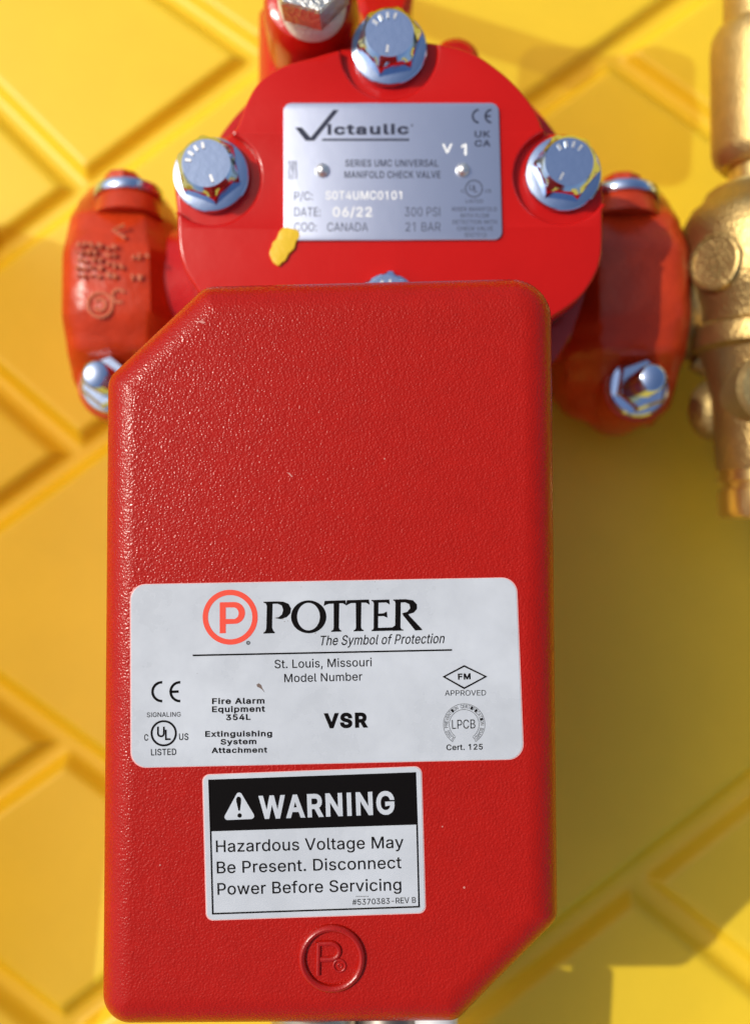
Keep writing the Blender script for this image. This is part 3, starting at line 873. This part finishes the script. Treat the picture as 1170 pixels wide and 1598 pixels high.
text(ink, "SERIES UMC UNIVERSAL", N(386, 334), N(790, 334), 30 / S, zi, 0.012)
text(ink, "MANIFOLD CHECK VALVE", N(383, 384), N(800, 384), 30 / S, zi, 0.012)
for row, sx in enumerate((144, 158, 172)):
    random.seed(row)
    y = 312
    while y < 388:
        h = random.choice((5, 8, 10))
        stroke(grey, [N(sx - 4, y), N(sx + 4, y)], 1.2, zi)
        stroke(grey, [N(sx + random.choice((-4, 4)), y), N(sx + random.choice((-4, 4)), y + h)], 1.2, zi)
        y += h + 3
text(grey, "P/C:", N(165, 480), N(246, 480), 36 / S, zi)
text(grey, "DATE:", N(165, 550), N(280, 550), 38 / S, zi)
text(grey, "COO:", N(165, 615), N(263, 615), 37 / S, zi)
text(grey, "CANADA", N(308, 615), N(485, 615), 37 / S, zi)
text(grey, "300 PSI", N(645, 550), N(798, 550), 39 / S, zi)
text(grey, "21 BAR", N(648, 615), N(800, 615), 38 / S, zi)
ringstroke(grey, N(945, 430), 36 / S, 2.0, zi)
text(grey, "U", N(925, 438), N(945, 438), 26 / S, zi, 0.02)
text(grey, "L", N(945, 446), N(962, 446), 26 / S, zi, 0.02)
text(grey, "c", N(889, 447), N(904, 447), 20 / S, zi)
text(grey, "us", N(994, 447), N(1020, 447), 20 / S, zi)
text(grey, "LISTED", N(910, 492), N(985, 492), 15 / S, zi, 0.01)
for k, (t_, a, b) in enumerate([("RISER MANIFOLD", 850, 1045), ("WITH FLOW", 885, 1012), ("DETECTION WITH", 852, 1045), ("CHECK VALVE", 872, 1028), ("(EX27312)", 905, 1000)]):
    text(grey, t_, N(a, 528 + 28 * k), N(b, 528 + 28 * k), 18 / S, zi, 0.006)
text(pale, "S0T4UMC0101", N(300, 477), N(632, 477), 36 / S, zi, 0.01)
text(pale, "06/22", N(332, 552), N(502, 552), 42 / S, zi, 0.012)
text(pale, "V", N(806, 275), N(852, 275), 40 / S, zi, 0.02)
text(pale, "1", N(890, 285), N(914, 285), 50 / S, zi, 0.02)
for q, nm, mt in ((ink, 'lettering', 'ink_navy'), (grey, 'lettering', 'ink_grey'), (pale, 'stamped_lettering', 'white_stamp')):
    flip_up(q)
    lettering(q, nm, M[mt], plate)
for c in (N(287, 352), N(897, 350)):
    p = W(c[0], c[1], zt)
    mb = MB()
    r = 0.0017
    mb.lathe(p, (0, 0, 1), [(-0.0001, r)] + [(r * 0.95 * math.sin(R(q)), r * math.cos(R(q))) for q in range(0, 91, 10)], 32)
    mb.build('rivet', M['rivet'], plate)
# dab of yellow marker paint
mb = MB()
dab = [N(*p) for p in [(112, 604), (128, 598), (150, 602), (166, 606), (182, 612), (189, 634), (181, 652), (172, 662), (166, 688), (152, 703), (140, 716), (128, 740), (112, 752), (98, 765), (82, 757), (72, 748), (60, 722), (58, 704), (68, 680), (72, 664), (88, 648), (98, 622)]]
lp = [Vector((p.x, p.y, zt)) for p in smooth_closed([W(u, v, zt) for u, v in dab], 4)][::-1]
slab(mb, lp, ZP - 0.0001, zt + 0.0001, 0.00018)
pd = mb.build('paint_dab', M['paint_yellow'], valve)


# ------------------------------------------------------------------ pipe couplings
def lerp_st(st, y):
    for a, b in zip(st[:-1], st[1:]):
        if a[0] <= y <= b[0]:
            t = (y - a[0]) / (b[0] - a[0])
            t = t * t * (3 - 2 * t) * 0.5 + t * 0.5
            return [a[i] + (b[i] - a[i]) * t for i in range(1, len(a))]
    return st[-1][1:] if y > st[-1][0] else st[0][1:]


def coupling(label, st, cap_px, nut_px, marks, side):
    o = thing('pipe_coupling', label, "coupling", W((st[4][1] + st[4][2]) / 2, 470, -0.108), "red couplings either side of the valve")
    mb = MB()
    rings = []
    ys = np.linspace(st[0][0], st[-1][0], 40)
    for y in ys:
        xl, xr, zf = lerp_st(st, y)
        zf -= 0.007
        A, B = W(xl, y, zf - 0.006), W(xr, y, zf - 0.006)
        yy = A.y
        xl, xr = A.x, B.x
        zb = -0.115 + max(0, (-0.078 - zf)) * 0.8
        h = zf - zb
        cl, cr = min(0.0045, h * 0.3), min(0.0085, h * 0.35)
        if side < 0:
            prof = [(xl, zb), (xl, zf - cl * 1.6), (xl + cl * 0.25, zf - cl * 0.8), (xl + cl, zf - cl * 0.12), (xl + cl * 1.8, zf), (xr - cr * 1.0, zf), (xr - cr * 0.85, zf - 0.0004), (xr - cr * 0.15, zf - cr * 1.15), (xr, zf - cr * 1.5), (xr, zb)]
        else:
            prof = [(xl, zb), (xl, zf - cr * 1.5), (xl + cr * 0.15, zf - cr * 1.15), (xl + cr * 0.85, zf - 0.0004), (xl + cr, zf), (xr - cl * 1.8, zf), (xr - cl, zf - cl * 0.12), (xr - cl * 0.25, zf - cl * 0.8), (xr, zf - cl * 1.6), (xr, zb)]
        rings.append([Vector((x, yy, z)) for x, z in prof])
    mb.loft(rings)
    # pad round the nut
    pz = W(nut_px[0], nut_px[1], -0.075)
    mb.lathe((pz.x, pz.y, -0.107), (0, 0, 1), [(0, 0.0102), (0.027, 0.0097), (0.0285, 0.0092), (0.029, 0.0082)], 40)
    hs = mb.build('housing', M['cast_orange'], o, smooth=38)
    # raised casting marks
    mk = MB()
    for pts, zz, r in marks:
        mk.tube([W(u, v, zz) for u, v in pts], r, 6)
    if mk.v:
        mk.build('casting_mark', M['cast_worn'], hs)
    # washer and painted bolt end on top, axis along the valve
    (x0, x1, y0, y1) = cap_px
    c = W((x0 + x1) / 2, y1, -0.070)
    rr = (x1 - x0) / 2 * pxmm(-0.070)
    mb = MB()
    mb.lathe((c.x, c.y, -0.078), (0, 1, -0.10), [(0, rr * 0.98), (0.0004, rr), (0.0022, rr), (0.0027, rr * 0.97)], 48)
    mb.build('washer', M['zinc'], o)
    mb = MB()
    mb.ngonprism((c.x - 0.0008, c.y + 0.0024, -0.074), (0, 1, -0.10), [(0, rr * 0.52), (0.0026, rr * 0.52), (0.0034, rr * 0.42)], 8, 0.2)
    mb.build('bolt_head', M['cast_orange'], o)
    mb = MB()
    mb.lathe((c.x, c.y - 0.0035, -0.078), (0, 1, -0.10), [(-0.002, rr * 1.02), (0.0018, rr * 0.95), (0.0036, rr * 0.9)], 40)
    mb.build('bolt_lug', M['cast_orange'], o)
    # flanged nut and stud facing up
    mb = MB()
    mb.lathe((pz.x, pz.y, -0.0782), (0, 0, 1), [(0, 0.0080), (0.0010, 0.0082), (0.0018, 0.0076)], 48)
    mb.ngonprism((pz.x, pz.y, -0.0772), (0, 0, 1), [(0, 0.0073), (0.0046, 0.0073), (0.0056, 0.0064)], 6, 0.35)
    nut = mb.build('nut', M['zinc'], o, smooth=25)
    mb = MB()
    prof = [(0, 0.0036)]
    t = 0.0
    while t < 0.0115:
        prof += [(t + 0.0004, 0.00345), (t + 0.0008, 0.00375)]
        t += 0.0008
    prof += [(0.0125, 0.0034), (0.0129, 0.0028)]
    mb.lathe((pz.x, pz.y, -0.0740), (0, 0, 1), prof, 32)
    mb.build('stud', M['zinc'], nut)
    return o


random.seed(5)
marks = []
zf0 = -0.0666


def glyphs(u0, u1, v0, v1, hgt, zz, dens=1.0):
    u = u0
    while u < u1:
        w = random.uniform(5, 9)
        for _ in range(2):
            a = (u + random.uniform(0, w), v0 + random.uniform(0, hgt))
            b = (u + random.uniform(0, w), v0 + random.uniform(0, hgt))
            marks.append(([a, b], zz + 0.0002, 0.00055))
        u += w + 4


marks.append(([(195, 352), (177, 359), (196, 372)], zf0 - 0.0012, 0.0006))
for row in range(5):
    glyphs(118, 158, 378 + row * 12, 0, 8, zf0 + 0.0001)
for row in range(4):
    glyphs(166, 186, 380 + row * 15, 0, 10, zf0 + 0.0001)
glyphs(205, 236, 396, 0, 12, zf0 + 0.0001)
glyphs(205, 222, 425, 0, 14, zf0 + 0.0001)
marks.append((arc((157, 476), 19, 0, 360, 28), zf0 + 0.0001, 0.00045))
marks.append((arc((157, 476), 9, 200, 500, 16), zf0 + 0.0001, 0.00045))
marks.append((arc((186, 462), 10, 30, 300, 14), zf0 + 0.0001, 0.00045))

coupling("orange-red cast coupling with raised lettering, on the side away from the brass valve",
         [(298, 138, 250, -0.0810), (318, 122, 264, -0.0710), (345, 107, 276, -0.0650), (400, 96, 282, -0.0602), (490, 95, 284, -0.0596), (545, 103, 280, -0.0630), (590, 112, 262, -0.0710), (632, 134, 240, -0.0790), (655, 158, 212, -0.0870)],
         (136, 247, 280, 298), (170, 597), marks, -1)
coupling("dark red shaded coupling joined to the brass valve, stud and nut exposed",
         [(300, 915, 1030, -0.0810), (320, 900, 1045, -0.0710), (348, 890, 1062, -0.0650), (400, 886, 1078, -0.0602), (490, 886, 1080, -0.0596), (545, 886, 1072, -0.0630), (590, 886, 1058, -0.0710), (632, 893, 1048, -0.0790), (664, 925, 1015, -0.0870)],
         (920, 1040, 280, 302), (998, 602), [], 1)

# ------------------------------------------------------------------ brass valve
ZV = -0.078
ax = W(1196, 405, ZV)
bv = thing('brass_valve', "brass drain valve with ribbed sleeve and polished end, bolted to the shaded coupling", "valve", (ax.x, ax.y, -0.11))


def prof_px(pts):
    return [(W(1196, y, ZV).y - ax.y, r * pxmm(ZV)) for y, r in pts]


def vpart(name, pts, m, parent=bv, seg=64):
    mb = MB()
    mb.lathe((ax.x, ax.y, ZV), (0, 1, 0), prof_px(pts)[::-1], seg)
    return mb.build(name, M[m], parent)


body = vpart('body', [(300, 60), (302, 92), (318, 100), (330, 116), (350, 127), (380, 131), (440, 131), (470, 122), (490, 112), (508, 108), (516, 116), (530, 118), (545, 116), (552, 104), (575, 96), (620, 88), (680, 84), (722, 82), (735, 78)], 'brass_body')
vpart('sleeve', [(38, 50), (45, 72), (60, 81), (80, 83), (235, 83), (250, 80), (262, 68), (262, 50)], 'brass')
vpart('stem', [(-180, 62), (45, 62)], 'brass')
vpart('neck', [(255, 56), (262, 57), (285, 57), (288, 66), (296, 84), (303, 86)], 'brass_bright')
vpart('end_ring', [(728, 66), (732, 77), (752, 78), (755, 72), (762, 72), (765, 78), (800, 78), (808, 74), (810, 40)], 'brass_bright')
# boss with raised letters facing up and left
bd = Vector((-0.75, 0.0, 0.66)).normalized()
bp = W(1113, 408, -0.0645)
mb = MB()
rb = 46 * pxmm(-0.07)
mb.lathe(bp - bd * 0.010, bd, [(0, rb), (0.0095, rb), (0.0102, rb * 0.95), (0.0104, rb * 0.86), (0.0098, rb * 0.82)], 48)
boss = mb.build('boss', M['brass_body'], bv)
mb = MB()
vs, fs = text_tris("TEST", 0.01)
x0, x1 = min(v.x for v in vs), max(v.x for v in vs)
ex = Vector((0, -1, 0))
ey = bd.cross(ex)
if ey.x < 0:
    pass
up3 = Vector((0, 0, 0))
tx = ex
ty = bd.cross(tx).normalized()
k = rb * 1.25 / (x1 - x0)
mb.add([bp + bd * 0.00008 + tx * ((v.x - (x0 + x1) / 2) * k) + ty * ((v.y - 0.36) * k) for v in vs], fs)
mb.build('lettering', M['brass_bright'], boss, smooth=0, fix=False)
# side port into the coupling
mb = MB()
mb.lathe((0.078, ly, ZB), (1, 0, 0), [(0, 0.0185), (0.012, 0.0185), (0.016, 0.0175), (0.03, 0.017)], 48)
mb.build('inlet_port', M['brass_dark'], bv)
# round handle knob beside the lower barrel
kp = W(1112, 640, -0.088)
mb = MB()
mb.ball(kp, 0.0075, 32, 16, (0.9, 1.15, 1))
mb.lathe(kp, (1, 0, 0), [(0, 0.004), (0.012, 0.004)], 24)
mb.lathe(W(1085, 558, -0.088), (1, -0.55, 0), [(0, 0.0036), (0.008, 0.0036)], 24)
mb.build('knob', M['brass_dark'], bv)
kp = W(1190, 610, -0.066)
mb = MB()
mb.lathe(kp, (0, 0, 1), [(-0.02, 0.009), (0.006, 0.009), (0.0075, 0.0078)], 40)
mb.build('sight_cap', M['brass_dark'], bv)

# ------------------------------------------------------------------ alarm switch
switch = thing('alarm_switch', "big textured red alarm switch box with white label and black warning sticker", "alarm box", W(520, 1000, -0.036))
corner_px = [(322, 449), (858, 436), (868, 1430), (712, 1588), (163, 1592), (171, 592)]
rad = [0.0048, 0.0058, 0.0045, 0.0040, 0.0082, 0.0052]
RB, RH = 0.0056, 0.0068          # height and width of the rounded edge
cw = [W(u, v, -0.006) for u, v in corner_px][::-1]
rings = []
for z, ins in [(-0.0300, 0.0024), (-0.024, 0.0012), (-0.012, 0.0003)] + [(-RB + RB * math.sin(R(q)), RH * (1 - math.cos(R(q)))) for q in (0, 9, 18, 27, 36, 45, 54, 63, 72, 80, 87)] + [(0.0, RH)]:
    rings.append([Vector((p.x, p.y, z)) for p in round_poly(cw, rad, ins, 10)])
mb = MB()
n = len(rings[0])
for k in range(len(rings) - 1):
    mb.add([p for p in rings[k]] + [p for p in rings[k + 1]], [(i, (i + 1) % n, n + (i + 1) % n, n + i) for i in range(n)])
mb.poly([rings[-1]])
mb.poly([rings[0]])
box = mb.build('cover', M['box_red'], switch, smooth=50)
# moulded emblem near the bottom
mb = MB()
pc = W(517.5, 1495, 0)
mb.torus((pc.x, pc.y, 0.0001), 46 * pxmm(0), 6.0 * pxmm(0), flat=1.25)
tr = 4.6 * pxmm(0)
zz = 0.0000
mb.tube([W(497, 1470, zz), W(496, 1521, zz)], tr, 10)
mb.tube([W(497, 1472, zz)] + [W(u, v, zz) for u, v in arc((514, 1484), 15, 90, -90, 14, 12.5)] + [W(500, 1497, zz)], tr, 10)
mb.torus(tuple(W(529.5, 1507, 0.0)), 9.0 * pxmm(0), 2.2 * pxmm(0), seg=32)
mb.torus(tuple(W(530.5, 1507, 0.0)), 3.2 * pxmm(0), 1.3 * pxmm(0), seg=20)
mb.build('moulded_emblem', M['emblem_red'], box)

SCUFF = mat('pale_scuff', (0.62, 0.22, 0.18), 0.5)
flecks = [[(308, 502), (314, 500), (321, 503), (318, 505)], [(447, 737), (452, 738), (456, 743), (455, 745), (451, 740)]]
flecks += [[(u + r * math.cos(R(q)), v + r * math.sin(R(q))) for q in range(0, 360, 45)] for (u, v, r) in [(724, 1385, 1.8), (600, 716, 1.2), (402, 610, 1.2), (690, 1290, 1.2), (250, 1350, 1.3)]]
for pts in flecks:
    mb = MB()
    pxpoly(mb, [pts], 0.00004)
    flip_up(mb)
    mb.build('paint_fleck', SCUFF, box, smooth=0, fix=False)

# ---- white name label
zt = 0.00016


def sticker(name, px, r, parent):
    mb = MB()
    slab(mb, px_round(px, r, zt), -0.0001, zt, 0.00008)
    return mb.build(name, M['label'], parent, smooth=0)


def edge(px, r, parent):
    mb = MB()
    o_ = px_round(px, r, 0.00006)
    c = sum(o_, Vector((0, 0, 0))) / len(o_)
    out = [p + (p - c).normalized() * 0.00022 for p in o_]
    slab(mb, out, -0.0001, 0.00006, 0.00003)
    return mb.build('label_edge', M['label_edge'], parent, smooth=0)


lab_px = [(204.5, 912.5), (804.5, 901.5), (816, 1184.5), (205.5, 1198)]
lab = sticker('name_label', lab_px, 24, switch)
edge(lab_px, 24, lab)
zi = zt + 0.00003
A = lambda x, y: (190 + x / 3.545, 880 + y / 3.545)
B = lambda x, y: (490 + x / 3.441, 880 + y / 3.441)
P = lambda x, y: (400 + x / 3.774, 900 + y / 3.774)
T = lambda x, y: (300 + x / 3.079, 1180 + y / 3.079)
red, ink, fine, dirt = MB(), MB(), MB(), MB()
ringstroke(red, (359.3, 963.2), 38.7, 8.4, zi, 96)
po = [(343, 940), (366, 939.5)] + arc((366, 956.5), 16.5, 90, -90, 20, 17)[1:] + [(352.5, 974), (352.5, 988), (343, 988.5)]
ph = [(352.5, 948)] + arc((364.5, 957), 8, 90, -90, 16, 9) + [(352.5, 966)]
pxpoly(red, [po, ph], zi)
ringstroke(ink, (387.5, 1003.2), 2.6, 1.0, zi, 20)
text(ink, "R", (386.2, 1004.8), (388.9, 1004.8), 3.2, zi, 0.01)
pot = [
    [(42, 147), (120, 145), (160, 147), (190, 160), (205, 188), (200, 216), (178, 239), (142, 250), (106, 243), (134, 237), (151, 222), (158, 195), (150, 170), (126, 159), (96, 160), (93, 300), (100, 318), (109, 327), (109, 333), (42, 335), (42, 329), (54, 320), (59, 304), (62, 172), (56, 158), (42, 153)],
    [(402, 142), (525, 138), (529, 168), (510, 157), (488, 157), (486, 300), (490, 311), (501, 317), (501, 323), (440, 325), (440, 319), (451, 313), (455, 302), (455, 159), (425, 160), (396, 172)],
    [(532, 138), (662, 134), (667, 165), (645, 153), (618, 153), (616, 298), (620, 308), (632, 314), (632, 320), (572, 322), (572, 316), (582, 310), (586, 300), (585, 155), (555, 156), (527, 170)],
    [(677, 137), (782, 134), (785, 164), (765, 152), (719, 153), (718, 217), (748, 215), (768, 204), (771, 242), (750, 232), (717, 233), (716, 301), (800, 298), (826, 280), (822, 317), (678, 321), (678, 314), (688, 309), (690, 299), (691, 158), (687, 147), (677, 142)],
    [(805, 134), (880, 132), (922, 139), (945, 163), (945, 190), (927, 211), (893, 222), (975, 309), (975, 315), (935, 317), (862, 226), (858, 215), (888, 206), (905, 185), (900, 162), (875, 151), (850, 152), (848, 298), (854, 309), (866, 312), (866, 317), (800, 319), (800, 313), (812, 308), (816, 298), (818, 154), (814, 144), (805, 140)],
]
for lp in pot:
    pxpoly(ink, [[P(*q) for q in lp]], zi)
pxpoly(ink, [[P(308 + 104 * math.cos(R(q)), 236 + 97 * math.sin(R(q))) for q in range(0, 360, 6)],
             [P(307 + 67 * math.cos(R(q)), 235 + 81 * math.sin(R(q))) for q in range(0, 360, 6)]], zi)
text(ink, "The Symbol of Protection", (498, 1007.3), (692, 1003.8), 15.2, zi, 0.006, 0.2)
stroke(ink, [(300.9, 1022.8), (705, 1014.3)], 2.6, zi)
text(ink, "St. Louis, Missouri", (428.6, 1043), (580, 1039.8), 13.3, zi, 0.005)
text(ink, "Model Number", (443.7, 1064.8), (565.3, 1062), 13.0, zi, 0.005)
for cx in (217, 317):
    stroke(ink, [A(cx + 52 * math.cos(R(q)) + 6, 707 - 52 * math.sin(R(q))) for q in range(88, 273, 8)], 4.0, zi)
stroke(ink, [A(268, 708), A(316, 706)], 4.0, zi)
text(ink, "SIGNALING", A(140, 848), A(327, 845), 26 / 3.545, zi, 0.006)
ringstroke(ink, A(233, 937), 67 / 3.545, 3.2, zi)
text(ink, "U", A(196, 958), A(239, 958), 58 / 3.545, zi, 0.02)
text(ink, "L", A(240, 975), A(271, 975), 58 / 3.545, zi, 0.02)
text(ink, "C", A(125, 978), A(148, 978), 36 / 3.545, zi, 0.012)
text(ink, "US", A(318, 975), A(370, 974), 37 / 3.545, zi, 0.012)
text(ink, "LISTED", A(163, 1060), A(303, 1057), 36 / 3.545, zi, 0.012)
for t_, a, b, y, h in [("Fire Alarm", 500, 790, 776, 33), ("Equipment", 500, 793, 821, 33), ("354L", 577, 713, 866, 33), ("Extinguishing", 462, 832, 957, 32), ("System", 547, 745, 1000, 31), ("Attachment", 497, 805, 1047, 31)]:
    text(ink, t_, A(a, y), A(b, y - 3), h / 3.545, zi, 0.028)
text(ink, "VSR", B(53, 884), B(290, 879), 82 / 3.441, zi, 0.045)
dm = [B(688, 606), B(805, 543), B(930, 605), B(805, 673)]
ci = B(808, 607)
pxpoly(ink, [dm, [(ci[0] + (p[0] - ci[0]) * 0.86, ci[1] + (p[1] - ci[1]) * 0.84) for p in dm]], zi)
text(ink, "FM", B(772, 622), B(840, 620), 33 / 3.441, zi, 0.035)
text(fine, "APPROVED", B(702, 708), B(922, 706), 29 / 3.441, zi, 0.0)
text(fine, "LPCB", B(740, 886), B(865, 883), 48 / 3.441, zi, 0.0)
text(ink, "Cert. 125", B(710, 1001), B(905, 997), 31 / 3.441, zi, 0.016)
lc = B(805, 862)
ro, ri_ = 111 / 3.441, 80 / 3.441
stroke(fine, arc(lc, ro, -57, 237, 60), 0.6, zi)
stroke(fine, arc(lc, ri_, -52, 232, 60), 0.6, zi)
ring_text = "LOSS PREVENTION CERTIFICATION BOARD"
for i, ch in enumerate(ring_text):
    if ch == ' ':
        continue
    a = R(228 - (276) * i / (len(ring_text) - 1))
    w = 1.7
    c = Vector((lc[0] + (ri_ + 2.2) * math.cos(a), lc[1] - (ri_ + 2.2) * math.sin(a)))
    tg = Vector((math.sin(a), math.cos(a)))
    text(fine, ch, tuple(c - tg * w), tuple(c + tg * w), 5.4, zi, 0.0)
for e in (-55, 235):
    stroke(fine, [(lc[0] + r * math.cos(R(e)), lc[1] - r * math.sin(R(e))) for r in (ri_, ro)], 0.6, zi)
pxpoly(dirt, [[A(*q) for q in [(745, 668), (758, 660), (772, 670), (778, 688), (792, 712), (776, 695), (762, 685), (750, 680)]]], zi)
for (u, v, r) in [(441, 966, 1.0), (444, 970, 0.8), (449, 969, 0.7), (492, 988, 1.0), (589, 919, 0.6), (470, 916, 0.6), (577, 924, 0.6), (585, 908, 0.7), (308, 1051, 0.6)]:
    pxpoly(dirt, [[(u + r * math.cos(R(q)), v + r * 0.7 * math.sin(R(q))) for q in range(0, 360, 45)]], zi)
for q, nm, mt in ((red, 'printed_emblem', 'logo_red'), (ink, 'lettering', 'black'), (fine, 'fine_lettering', 'black'), (dirt, 'dirt_speck', 'label_dirt')):
    flip_up(q)
    lettering(q, nm, M[mt], lab)

# ---- warning label
wl_px = [(317, 1209.5), (656.5, 1196.5), (663, 1424.5), (323, 1436)]
wl = sticker('warning_label', wl_px, 11, switch)
edge(wl_px, 11, wl)
pan, ink, wht = MB(), MB(), MB()
outer = [(325, 1216.7), (649, 1205), (655, 1416.3), (331, 1427.3)]
pxpoly(pan, [[(325, 1216.7), (649, 1205), (651.8, 1286.8), (327.6, 1297.5)]], zi)
k_ = 2.6
stroke(ink, [(328.9, 1297.4), (332.2, 1426.0), (653.7, 1415.0), (650.5, 1286.9)], k_, zi)
text(ink, "Hazardous Voltage May", T(115, 462), T(1015, 441), 57 / 3.079, zi, 0.006)
text(ink, "Be Present. Disconnect", T(119, 564), T(1005, 539), 57 / 3.079, zi, 0.006)
text(ink, "Power Before Servicing", T(122, 667), T(1004, 645), 57 / 3.079, zi, 0.006)
text(ink, "#5370383-REV B", T(769, 716), T(1074, 705), 28 / 3.079, zi, 0.006)
for x in range(786, 846, 9):
    stroke(ink, [T(x, 676), T(x + 6, 672)], 0.8, zi)
zw = zi + 0.00003
tri = [T(225, 160), T(308, 301), T(145, 308)]
c = sum((W(u, v, zw) for u, v in tri), Vector((0, 0, 0))) / 3
lp = [Vector((p.x, p.y, zw)) for p in round_poly([W(u, v, zw) for u, v in tri][::-1], [0.0006] * 3, 0, 6)]
hole1 = [W(*T(x, y), zw) for x, y in [(211, 205), (217, 195), (228, 194), (235, 203), (236, 215), (230, 262), (222, 262), (212, 217)]]
hole2 = [W(*T(228 + 11 * math.cos(R(q)), 285 + 11 * math.sin(R(q))), zw) for q in range(0, 360, 24)]
wht.poly([lp, hole1, hole2])
text(wht, "WARNING", T(322, 303), T(973, 279), 112 / 3.079, zw, 0.028)
for q, nm, mt in ((pan, 'header_panel', 'black'), (ink, 'lettering', 'black'), (wht, 'warning_lettering', 'label')):
    flip_up(q)
    lettering(q, nm, M[mt], wl)

# ---- fittings showing below the box
for nm, cu_, rpx, mt in (('pipe_nipple', 493, 70, 'steel_pipe'), ('steel_conduit', 606, 56, 'dark_steel'), ('cable_gland', 680, 33, 'white_plastic')):
    r_ = rpx * pxmm(-0.034)
    zc = -0.0305 - r_
    if nm == 'steel_conduit':
        zc -= 0.002
    q = W(cu_, 1560, zc)
    mb = MB()
    mb.lathe((q.x, -0.19, zc), (0, 1, 0), [(0, r_), (0.19 + q.y - 0.001, r_), (0.19 + q.y, r_ * 0.93)], 48)
    mb.build(nm, M[mt], switch)
